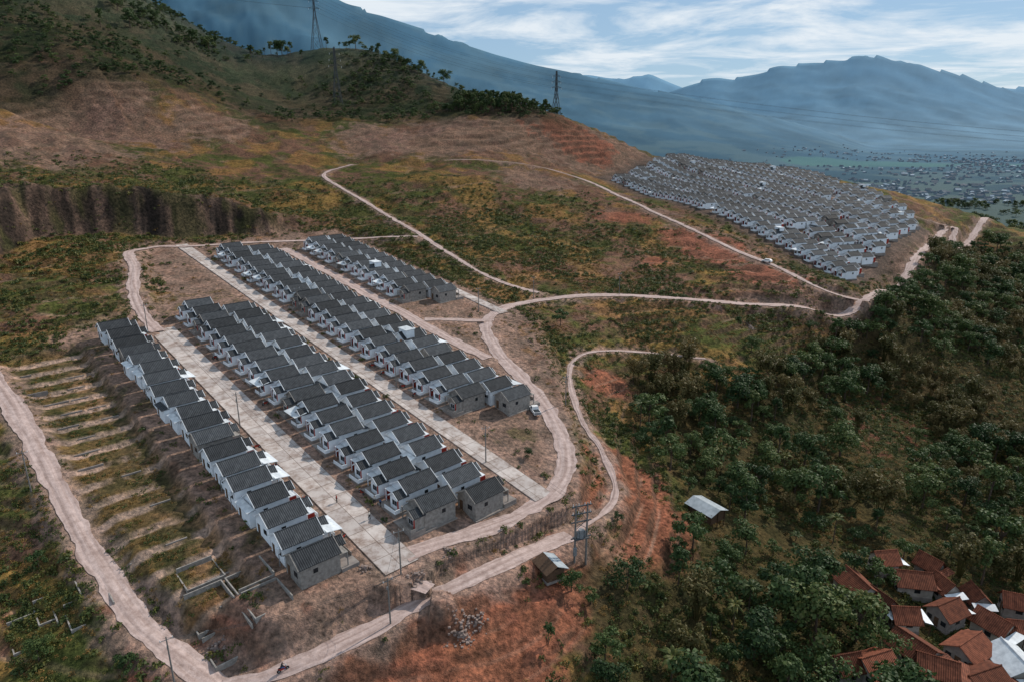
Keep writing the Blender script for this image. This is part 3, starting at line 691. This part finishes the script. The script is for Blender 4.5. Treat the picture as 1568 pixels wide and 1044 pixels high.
for j,(cnt,thr,smin,smax,nm) in enumerate([(46000,.44,.3,1.0,'shrubs'),(30000,.49,.4,1.3,'shrubs'),(38000,.47,.3,.85,'dry_grass_tufts')]):
    rad=np.sqrt(rng.uniform(60**2,420**2,cnt))*rng.uniform(.35,1,cnt)**.5; a=np.radians(rng.uniform(-42,45,cnt)); x=rad*np.sin(a); y=rad*np.cos(a)
    k=(fbm(x,y,15,4,800+j*7)+rng.normal(size=len(x))*.05>thr)&(rad>62); x=x[k];y=y[k]
    k=(nearest_road(x,y)[0]>.5)&(polysd(x,y,E2POLY)<-2)
    pd=polysd(x,y,PAD1); k&=(pd<0)|(rng.random(len(x))<.10)
    k&=(rng.random(len(x))>1.15*np.maximum(blobs(x,y,REDB),.7*blobs(x,y,BARE)))
    x=x[k];y=y[k]
    mm=np.ones(len(x),bool)
    inb=np.nonzero(polysd(x,y,PAD1)>-3)[0]
    for i in inb:
        if (np.hypot(hx[:,0]-x[i],hx[:,1]-y[i])<5.2).any(): mm[i]=False
    _,sg_,Aa_=scarp(x,y,CL,CLA); mm&=~((sg_>-1)&(sg_<9)&(Aa_>4)&(rng.random(len(x))<.8))
    mm&=(polysd(x,y,LOTS)<0)
    x=x[mm];y=y[mm]
    z=H(x,y)-.08
    scatter(nm,SH[j],list(zip(x,y,z)),rng.uniform(smin,smax,len(x))*(1+.3*(np.hypot(x,y)>250)),'shrub' if j<2 else 'grass_tuft')
x,y=inpoly_points(LOTS,6500); k=nearest_road(x,y)[0]>.5; x=x[k];y=y[k]; z=H(x,y)-.05; s_,_t=st(x,y); f=(s_-90)/6.3%1; k=((f<.66)|(rng.random(len(x))<.15))&(fbm(x,y,5,2,9)>.42); x,y,z=x[k],y[k],z[k]; hk=len(x)//2
scatter('lot_weeds',SH[0],list(zip(x[:hk],y[:hk],z[:hk])),rng.uniform(.25,.75,hk),'shrub'); scatter('lot_weeds',SH[2],list(zip(x[hk:],y[hk:],z[hk:])),rng.uniform(.3,.75,len(x)-hk),'grass_tuft')
# ---------------------------------------------------------------- village, shed, hut
def simple_house(w,l,roof,wall,hw=2.8,hr_=1.7):
    h=MB(); h.box(-w/2-.1,w/2+.1,-l/2-.1,l/2+.1,-2.5,.1,M_base); h.gable(-w/2,w/2,-l/2,l/2,.1,hw,hw+hr_,wall,roof,.7,.5,.14)
    h.box(-w*.1,w*.1,l/2,l/2+.04,.1,2.1,M_timber); 
    for sx in (-1,1): h.box(sx*w*.32-.5,sx*w*.32+.5,l/2,l/2+.04,1,2,M_dark); h.box(sx*(w/2+.02)-.02,sx*(w/2+.02)+.02,-1,.2,1,2,M_dark)
    h.beam((0,-l/2-.5,hw+hr_+.18),(0,l/2+.5,hw+hr_+.18),.14,roof,None,6)
    h.hexa([(-w/2-.5,-l/2-2.2,2.2),(w/2+.3,-l/2-2.2,2.2),(w/2+.3,-l/2-.55,2.7),(-w/2-.5,-l/2-.55,2.7),(-w/2-.5,-l/2-2.2,2.28),(w/2+.3,-l/2-2.2,2.28),(w/2+.3,-l/2-.55,2.78),(-w/2-.5,-l/2-.55,2.78)],M_tin if int(w*10)%2 else roof)
    for sx in (-1,1): h.box(sx*w*.45-.06,sx*w*.45+.06,-l/2-2.1,-l/2-2.0,-1,2.2,M_timber)
    return h.mesh('village_house')
M_vw=varmat('aged_plaster',(.30,.27,.24),(.45,.42,.38),1,.9,.15)
for i,((u,v,w,l,a),p) in enumerate(zip(VILL,VP)):
    obj('village_house',simple_house(w*.75,l*1.15,M_tin if u in(1545,) else M_clay,M_vw if (u%3==0) else M_base,2.5+.3*(i%3)),(p[0],p[1],p[2]+.6),a+.5+.4*((i*7)%5-2))
def shed():
    h=MB(); w,l=2.3,3.4
    for x_ in (-w,0,w):
        for y_ in (-l,l): h.box(x_-.08,x_+.08,y_-.08,y_+.08,-1.5,2.6,M_timber)
    h.box(-w,w,-l+.1,-l+.2,0,2.4,M_timber); h.box(-w-.05,-w+.05,-l+.2,l-.1,0,2.3,M_timber)
    for sg in (-1,1):
        h.hexa([(sg*(w+.6),-l-.5,2.3),(0,-l-.5,3.3),(0,l+.5,3.3),(sg*(w+.6),l+.5,2.3),(sg*(w+.6),-l-.5,2.36),(0,-l-.5,3.36),(0,l+.5,3.36),(sg*(w+.6),l+.5,2.36)],M_shedroof)
    return h.mesh('shed')
M_shedroof=varmat('weathered_asbestos_sheet',(.22,.25,.27),(.38,.42,.45),.7,.9,0)
obj('metal_roof_shed',shed(),(SHED[0],SHED[1],SHED[2]+.2),.6)
h=MB(); h.box(-1.8,1.8,-2,2,0,.5,M_base); h.box(-1.7,1.7,-1.9,1.9,.5,2.6,M_timber); h.box(-.4,.4,1.9,1.94,.5,2.3,M_dark); h.box(1.7,1.74,-.8,.2,1.2,2.1,M_dark)
for sg,m in ((-1,M_timber),(1,M_shedroof)): h.hexa([(sg*2.3,-2.5,2.4),(0,-2.5,3.5),(0,2.5,3.5),(sg*2.3,2.5,2.4),(sg*2.3,-2.5,2.48),(0,-2.5,3.58),(0,2.5,3.58),(sg*2.3,2.5,2.48)],m)
for sx in (-1.5,1.5): h.box(sx-.06,sx+.06,2.0,2.1,-1,2.5,M_timber)
obj('roadside_hut',h.mesh('hut'),HUT,.5)
for u,v,L_ in ((1078,243,26),(1122,246,26)):
    x,y=at_d(u,v,640)[:2]; z=hz(x,y); h=MB()
    for i in range(7):
        for yy in (-4,4): h.box(-L_/2+i*L_/6-.2,-L_/2+i*L_/6+.2,yy-.2,yy+.2,-6,5,M_tower)
    for sg in (-1,1): h.hexa([(-L_/2-1,sg*6,4.6),(L_/2+1,sg*6,4.6),(L_/2+1,0,6.4),(-L_/2-1,0,6.4),(-L_/2-1,sg*6,4.9),(L_/2+1,sg*6,4.9),(L_/2+1,0,6.7),(-L_/2-1,0,6.7)],M_tower)
    obj('open_shelter',h.mesh('open_shelter'),(x,y,z+5),-.1)
def town(name,cent,cnt,spread,smin,smax,cols):
    tv=np.array([(-1,-1,-.5),(1,-1,-.5),(1,1,-.5),(-1,1,-.5),(-1,-1,.6),(1,-1,.6),(1,1,.6),(-1,1,.6),(0,-1,1),(0,1,1)]); tf=[(0,1,5,4),(2,3,7,6),(1,2,6,5),(3,0,4,7),(4,5,8),(6,7,9),(5,6,9,8),(7,4,8,9)]
    xs=[];ys=[]
    for _ in range(cnt):
        c_=random.choice(cent); xs.append(random.gauss(c_[0],c_[2]*spread)); ys.append(abs(random.gauss(c_[1],c_[2]*spread*1.2)))
    xs=np.array(xs);ys=np.array(ys); k=(ys>690)&(xs>.22*ys)&(polysd(xs,ys,E2POLY)<-15)&(np.hypot(xs-bx,ys-by)>300)&(fbm(xs,ys,200,3,44)>.42); xs=xs[k];ys=ys[k]; zs=H(xs,ys)
    V=[];Fc=[];Mi=[]
    for x_,y_,z_ in zip(xs,ys,zs):
        if z_>-45 and y_>1400: continue
        a=random.random()*3.14; s1=random.uniform(smin,smax); s2=s1*random.uniform(.7,1.6); h_=random.uniform(3,6)
        k=len(V); c_,s_=math.cos(a),math.sin(a); roofm=random.choice([1,1,2,3,3,1])
        for p in tv: V.append((x_+p[0]*s1*c_-p[1]*s2*s_, y_+p[0]*s1*s_+p[1]*s2*c_, z_+p[2]*h_*1.3))
        for i,f in enumerate(tf): Fc.append(tuple(q_+k for q_ in f)); Mi.append(roofm if i>5 else 0)
    m=bpy.data.meshes.new(name); m.from_pydata(V,[],Fc)
    for c1 in cols:
        m.materials.append(varmat('town_wall',tuple(q_*.8 for q_ in c1),c1,.02,.9,0))
    m.polygons.foreach_set('material_index',Mi); obj(name,m)
town('distant_town',[(1000,1500,300),(1500,2300,500),(1300,1300,300),(2100,2600,500),(1700,1700,300),(2500,3300,600),(1800,3600,600),(800,1700,200)],3000,.6,2.2,5.5,((.22,.28,.33),(.11,.13,.16),(.34,.41,.47),(.08,.11,.14)))  # town wall and roof colours have distance haze painted in
town('hillside_village',[(560,760,60),(640,820,80),(480,740,40),(720,900,90),(800,1000,90)],330,.6,3,5.5,((.3,.31,.32),(.16,.10,.085),(.34,.36,.38),(.09,.085,.085)))
# ---------------------------------------------------------------- pylons and poles
def pylon(Ht,wb):
    m=MB(); lv=[0,.22,.42,.58,.70,.80,.90,1.0]
    def wd(t): return wb*(1-t/.62)+1.6*(t/.62) if t<.62 else 1.6-(t-.62)*2.0
    def cor(t): w=wd(t)/2; return [Vector((a*w,b_*w,t*Ht)) for a,b_ in ((-1,-1),(1,-1),(1,1),(-1,1))]
    for i in range(len(lv)-1):
        A_,B_=cor(lv[i]),cor(lv[i+1])
        for k in range(4):
            m.beam(A_[k],B_[k],.24,M_tower); m.beam(A_[k],B_[(k+1)%4],.13,M_tower); m.beam(A_[(k+1)%4],B_[k],.13,M_tower); m.beam(B_[k],B_[(k+1)%4],.13,M_tower)
    for t,L in ((.68,5.5),(.79,4.8),(.90,4.2)):
        for sx in (-1,1):
            tip=Vector((sx*L,0,t*Ht)); w=wd(t)/2
            for yy in (-w,w): m.beam((sx*w,yy,t*Ht),tip,.15,M_tower); m.beam((sx*w,yy,t*Ht+1.5),tip,.12,M_tower)
            m.beam(tip,tip-Vector((0,0,1.6)),.14,M_white)
    return m.mesh('transmission_tower')
T1=at_d(486,80,702); T2=at_d(851,186,640); T3=at_d(518,168,590)
PY=[]
for i,(T,Ht,wb) in enumerate(((T1,60,11),(T2,45,8),(T3,46,7))):
    z=hz(T[0],T[1])-1; PY.append((T[0],T[1],z,Ht)); obj('transmission_tower',pylon(Ht,wb),(T[0],T[1],z),.5)
def wire(a,b_,sag,r=.06,segs=24):
    m=MB(); a=Vector(a);b_=Vector(b_); pv=a
    for i in range(1,segs+1):
        t=i/segs; p=a.lerp(b_,t); p.z-=4*sag*t*(1-t); m.beam(pv,p,r,M_tower,None,3); pv=p
    return m
wm=MB()
def addwire(a,b_,sag,r):
    w=wire(a,b_,sag,r); k=len(wm.v); wm.v+=w.v; wm.f+=[tuple(i+k for i in f) for f in w.f]; wm.m+=[wm.mi(M_tower)]*len(w.f)
end=(900,700,35)
for t,L in ((.68,5.5),(.79,4.8),(.90,4.2)):
    for sx in (-1,1):
        o=Vector((math.cos(.5)*sx*L,math.sin(.5)*sx*L,0))
        p1=Vector((PY[0][0],PY[0][1],PY[0][2]+t*PY[0][3]))+o; p2=Vector((PY[1][0],PY[1][1],PY[1][2]+t*PY[1][3]))+o
        addwire(p1,p2,9,.06); addwire(p2,Vector(end)+o+Vector((0,0,t*40-25)),14,.06); addwire(p1+Vector((-500,-150,60)),p1,9,.06)
obj('power_line_cables',wm.mesh('cables'))
def pole(h_=8.5):
    m=MB(); m.beam((0,0,-1),(0,0,h_),.15,M_polec,.09,8)
    m.beam((-.9,0,h_-.5),(.9,0,h_-.5),.05,M_steel)
    for x_ in (-.8,0,.8): m.beam((x_,0,h_-.5),(x_,0,h_-.2),.06,M_white,.04,6)
    m.box(-.12,.12,.1,.3,h_-2.2,h_-1.7,M_steel)
    return m.mesh('utility_pole')
PM=pole(); polepos={}
for u,v in [(227,510),(368,655),(614,878),(744,708),(733,478),(817,458),(48,752),(268,1050),(866,622),(948,452),(607,595),(598,955),(458,480)]:
    p=spot(u,v); polepos[(u,v)]=p; obj('utility_pole',PM,p,random.random()*.6+.4)
m=MB(); Hp=12.5
for x_ in (-1.15,1.15): m.beam((x_,0,-1),(x_,0,Hp),.22,M_polec,.15,8)
for zz in (Hp-.4,Hp-2,Hp-3.6,5.6): m.box(-2.0,2.0,-.1,.1,zz-.1,zz+.1,M_tower)
for za,zb in ((Hp-3.6,Hp-.4),(7.2,Hp-3.6)): m.beam((-1.15,.12,za),(1.15,.12,zb),.06,M_tower); m.beam((1.15,.12,za),(-1.15,.12,zb),.06,M_tower)
m.box(-1.4,1.4,-.6,.6,5.4,5.58,M_tower); m.beam((0,0,5.58),(0,0,7.2),.52,M_steel,None,12); m.box(.58,.8,-.3,.3,5.7,6.9,M_steel); m.box(-.8,-.58,-.3,.3,5.7,6.9,M_steel)
m.box(-1.6,-.95,-.5,-.2,2.2,3.8,M_steel)
for x_ in (-1.7,-.6,.6,1.7):
    for zz in (Hp-.3,Hp-1.9): m.beam((x_,0,zz),(x_,0,zz+.45),.08,M_white,.05,6)
obj('transformer_pole',m.mesh('transformer_pole'),TP,.35)
polepos['tp']=(TP[0],TP[1],TP[2]+4)
lines=[((268,1050),(598,955)),((598,955),(614,878)),((614,878),(368,655)),((368,655),(227,510)),((744,708),(607,595)),((607,595),(458,480)),((744,708),(866,622)),((866,622),(733,478)),((733,478),(817,458)),((817,458),(948,452)),((598,955),'tp'),('tp',(744,708))]
wm=MB()
for a,b_ in lines:
    for o in (-.5,.5):
        pa=polepos[a];pb=polepos[b_]; addwire((pa[0]+o,pa[1],pa[2]+8.2),(pb[0]+o,pb[1],pb[2]+8.2),1.2,.022)
obj('overhead_wires',wm.mesh('overhead_wires'))
# ---------------------------------------------------------------- vehicles
def wheel(m,x,y,r=.36,w=.22): m.beam((x-w/2,y,r),(x+w/2,y,r),r,M_rubber,None,14); m.beam((x-w/2-.01,y,r),(x+w/2+.01,y,r),r*.5,M_steel,None,10)
def loft(m,prof_,x0,x1,ins,mat,zt):
    k=len(m.v); n_=len(prof_)
    for x_,sg in ((x0,1),(x1,-1)):
        for y_,z_ in prof_: m.v.append((x_+sg*(ins if z_>zt else 0),y_,z_))
    mi=m.mi(mat)
    m.f.append(tuple(range(k,k+n_))); m.m.append(mi); m.f.append(tuple(range(k+2*n_-1,k+n_-1,-1))); m.m.append(mi)
    for i in range(n_): m.f.append((k+i,k+(i+1)%n_,k+n_+(i+1)%n_,k+n_+i)); m.m.append(mi)
def pickup():
    m=MB(); loft(m,[(-2.5,.4),(2.3,.4),(2.4,.75),(2.2,1.02),(1.2,1.12),(.75,1.72),(-.35,1.76),(-.5,1.1),(-2.5,1.08)],-.88,.88,.14,M_white,1.3)
    m.hexa([(-.72,1.17,1.16),(.72,1.17,1.16),(.66,.83,1.66),(-.66,.83,1.66),(-.72,1.21,1.16),(.72,1.21,1.16),(.66,.87,1.66),(-.66,.87,1.66)],M_dark)
    for sx in (-1,1): m.box(sx*.82-.02+.03*sx,sx*.82+.02+.03*sx,-.3,.8,1.2,1.6,M_dark)
    m.box(-.75,.75,-2.4,-.6,1.08,1.1,M_dark); m.box(-.8,.8,-2.54,-2.5,.5,1.0,M_steel)
    for x_ in (-.8,.8):
        for y_ in (-1.6,1.55): wheel(m,x_,y_)
    for x_ in (-.6,.6): m.box(x_-.15,x_+.15,2.36,2.42,.7,.88,M_trim)
    return m.mesh('pickup_truck')
p=spot(819,632); obj('pickup_truck',pickup(),(p[0],p[1],p[2]+.15),.25)
def car():
    m=MB(); loft(m,[(-2.1,.35),(2.1,.35),(2.15,.7),(1.3,.92),(.75,1.42),(-1.2,1.5),(-1.95,1.05),(-2.1,.9)],-.85,.85,.15,M_white,1.1)
    for sx in (-1,1): m.box(sx*.8-.02,sx*.8+.02,-1.2,.7,1.12,1.36,M_dark)
    m.hexa([(-.7,1.24,.98),(.7,1.24,.98),(.62,.8,1.39),(-.62,.8,1.39),(-.7,1.29,.98),(.7,1.29,.98),(.62,.85,1.39),(-.62,.85,1.39)],M_dark)
    for x_ in (-.78,.78):
        for y_ in (-1.35,1.35): wheel(m,x_,y_,.32,.2)
    return m.mesh('car')
cm_=car()
p=spot(1174,403); obj('parked_car',cm_,(p[0],p[1],p[2]+.35),.9)
M_skin=varmat('skin',(.25,.14,.09),(.3,.17,.11),5,.7,0)
def person(name,loc,rz,shirt,trouser,pose='stand',parent=None):
    if pose=='stand':
        J={'pel':(0,0,.95),'che':(0,.02,1.3),'nec':(0,.02,1.46),'lh':(-.1,0,.9),'rh':(.1,0,.9),'lk':(-.12,.08,.5),'rk':(.12,-.04,.5),'lf':(-.12,.02,.08),'rf':(.12,-.14,.08),'lt':(-.13,.2,.03),'rt':(.13,.05,.03),'ls':(-.2,0,1.4),'rs':(.2,0,1.4),'le':(-.27,-.03,1.13),'re':(.27,.03,1.13),'lw':(-.28,.06,.88),'rw':(.28,.12,.9)}
    else:
        J={'pel':(0,-.25,.82),'che':(0,-.1,1.15),'nec':(0,-.02,1.32),'lh':(-.11,-.2,.8),'rh':(.11,-.2,.8),'lk':(-.2,.22,.72),'rk':(.2,.22,.72),'lf':(-.17,.1,.32),'rf':(.17,.1,.32),'lt':(-.17,.3,.28),'rt':(.17,.3,.28),'ls':(-.19,-.06,1.25),'rs':(.19,-.06,1.25),'le':(-.3,.12,1.05),'re':(.3,.12,1.05),'lw':(-.28,.36,1.02),'rw':(.28,.36,1.02)}
    e=bpy.data.objects.new(name,None); sc.collection.objects.link(e); e.location=loc; e.rotation_euler=(0,0,rz)
    if parent: e.parent=parent
    def chain(nm,names,edges,rad,mat):
        me_=bpy.data.meshes.new(nm); me_.from_pydata([J[k] for k in names],edges,[]); me_.materials.append(mat)
        o=bpy.data.objects.new(nm,me_); sc.collection.objects.link(o); o.parent=e
        md_=o.modifiers.new('s','SKIN'); sk=me_.skin_vertices[0].data
        for i,r_ in enumerate(rad): sk[i].radius=(r_,r_*.85)
        sk[0].use_root=True; o.modifiers.new('b','SUBSURF').levels=1; o.modifiers['b'].render_levels=1
    chain('shirt',['pel','che','nec','ls','le','lw','rs','re','rw'],[(0,1),(1,2),(1,3),(3,4),(4,5),(1,6),(6,7),(7,8)],[.15,.17,.06,.08,.055,.04,.08,.055,.04],shirt)
    chain('trousers',['pel','lh','lk','lf','lt','rh','rk','rf','rt'],[(0,1),(1,2),(2,3),(3,4),(0,5),(5,6),(6,7),(7,8)],[.15,.1,.07,.05,.04,.1,.07,.05,.04],trouser)
    nx_,ny_,nz2=J['nec']; m=MB(); rings=[(0,.05),(.06,.07),(.12,.095),(.19,.1),(.25,.075),(.28,.02)]
    for (a,ra),(b_,rb) in zip(rings,rings[1:]): m.beam((nx_,ny_+.01,nz2+a),(nx_,ny_+.01,nz2+b_),ra,M_rubber if b_>.2 else M_skin,rb,10)
    m.beam((nx_,ny_+.09,nz2+.13),(nx_,ny_+.13,nz2+.11),.015,M_skin); 
    for sx in (-1,1): m.beam((nx_+sx*.035,ny_+.095,nz2+.15),(nx_+sx*.035,ny_+.11,nz2+.15),.012,M_rubber)
    obj('head',m.mesh('head'),parent=e); return e
M_sh1=varmat('blue_cloth',(.03,.06,.15),(.05,.09,.2),5,.9,0); M_sh2=varmat('light_cloth',(.4,.38,.35),(.5,.48,.45),5,.9,0)
for i,(u,v,a,s1) in enumerate([(574,772,.4,M_sh2),(583,776,2.4,M_sh1),(566,796,1.2,M_sh2),(516,770,2,M_red)]):
    p=spot(u,v); person('person',(p[0],p[1],p[2]+.18),a,s1,M_dark)
def bike():
    m=MB()
    for y_ in (-.62,.62): m.beam((-.05,y_,.3),(.05,y_,.3),.3,M_rubber,None,16); m.beam((-.06,y_,.3),(.06,y_,.3),.12,M_steel,None,10)
    m.beam((0,.62,.3),(0,.42,1.0),.04,M_steel); m.beam((-.3,.36,1.02),(.3,.36,1.02),.025,M_steel)
    m.hexa([(-.1,-.3,.35),(.1,-.3,.35),(.1,.3,.35),(-.1,.3,.35),(-.1,-.75,.72),(.1,-.75,.72),(.08,.4,.75),(-.08,.4,.75)],M_red); m.box(-.12,.12,-.65,.1,.73,.8,M_rubber); m.beam((0,-.62,.3),(0,-.2,.4),.05,M_steel); m.box(-.08,.08,.42,.52,.85,1.0,M_trim)
    return m.mesh('motorcycle')
BK=bike()
p=spot(434,1028); bk=obj('motorcycle',BK,(p[0],p[1],p[2]+.12),-.9); person('motorcycle_rider',(0,0,0),0,M_dark,M_sh1,'sit',bk)
for i in range(16):
    s=hr.uniform(92,195); t=[47.6,56.9,80.3,88.6][i%4]; 
    if i%4==3: s=max(s,122)
    x,y=fromst(s,t); obj('motorcycle',BK,(x,y,hz(x,y)+.03),hr.uniform(0,3))
m=MB(); rg=np.random.default_rng(5)
for (u,v,r_,c_) in ((708,968,3.0,110),(730,950,2,50),(640,890,2,50),(1150,500,3,80),(330,985,2,50),(40,1060,2,30),(560,870,2,30),(690,845,2,30)):
    x0,y0=hit(u,v)
    for _ in range(c_):
        d=abs(rg.normal())*r_*.5; a=rg.random()*6.28; x_,y_=x0+d*math.cos(a),y0+d*math.sin(a); z_=hz(x_,y_)+max(0,.6-d*.3)*rg.random(); s_=rg.uniform(.08,.26)
        vv=[np.array([i,j,k_])*s_*rg.uniform(.6,1.1,3) for k_ in (-.7,.7) for i,j in ((-1,-1),(1,-1),(1,1),(-1,1))]
        m.hexa([(x_+q_[0],y_+q_[1],z_+q_[2]) for q_ in vv],M_stone)
obj('rock_pile',m.mesh('rock_pile'))
# ---------------------------------------------------------------- camera, light, sky
cd=bpy.data.cameras.new('camera'); co=bpy.data.objects.new('camera',cd); sc.collection.objects.link(co)
co.location=(0,0,CZ); co.rotation_euler=(math.pi/2-PITCH,0,0); cd.sensor_width=36; cd.lens=36*F/1568; cd.clip_end=60000; cd.clip_start=.5; sc.camera=co
SAZ=math.radians(48); SEL=math.radians(38)
sd=Vector((math.sin(SAZ)*math.cos(SEL),math.cos(SAZ)*math.cos(SEL),math.sin(SEL)))
sl=bpy.data.lights.new('sun','SUN'); sl.energy=4.2; sl.angle=math.radians(.5); sl.color=(1,.91,.80); so=bpy.data.objects.new('sun',sl); sc.collection.objects.link(so)
so.rotation_euler=sd.to_track_quat('Z','Y').to_euler()
w=bpy.data.worlds.new('World'); sc.world=w; w.use_nodes=True; nt=w.node_tree; bg=nt.nodes['Background']; bg.inputs[1].default_value=.068
sk=nt.nodes.new('ShaderNodeTexSky'); sk.sky_type='NISHITA'; sk.sun_disc=False; sk.sun_elevation=SEL; sk.sun_rotation=SAZ; sk.air_density=1.0; sk.dust_density=.2; sk.ozone_density=2.5; sk.altitude=600
tc=nt.nodes.new('ShaderNodeTexCoord'); sx=nt.nodes.new('ShaderNodeSeparateXYZ'); nt.links.new(tc.outputs['Generated'],sx.inputs[0])
def ma(op,a,b_=None,c_=None):
    n_=nt.nodes.new('ShaderNodeMath'); n_.operation=op
    for i,v in enumerate((a,b_,c_)):
        if v is None: continue
        if isinstance(v,(int,float)): n_.inputs[i].default_value=v
        else: nt.links.new(v,n_.inputs[i])
    return n_.outputs[0]
zc=ma('MAXIMUM',ma('ADD',sx.outputs[2],.06),.03)
cb=nt.nodes.new('ShaderNodeCombineXYZ'); nt.links.new(ma('DIVIDE',sx.outputs[0],zc),cb.inputs[0]); nt.links.new(ma('DIVIDE',sx.outputs[1],zc),cb.inputs[1])
nz=nt.nodes.new('ShaderNodeTexNoise'); nz.inputs['Scale'].default_value=.85; nz.inputs['Detail'].default_value=10; nz.inputs['Roughness'].default_value=.62; nz.inputs['Distortion'].default_value=.5; nt.links.new(cb.outputs[0],nz.inputs['Vector'])
f=nt.nodes.new('ShaderNodeMapRange'); f.inputs[1].default_value=.42; f.inputs[2].default_value=.60; nt.links.new(nz.outputs[0],f.inputs[0])
base=mix(nt,.5,sk.outputs[0],(4.4,8.0,12.2))
c=mix(nt,ma('MULTIPLY_ADD',f.outputs[0],.84,.10),base,(12.0,12.9,13.7))
nt.links.new(c,bg.inputs[0])
sc.view_settings.view_transform='Standard'; sc.view_settings.look='None'; sc.view_settings.exposure=0
print('DONE objects',len(sc.objects),'forest',len(sel))
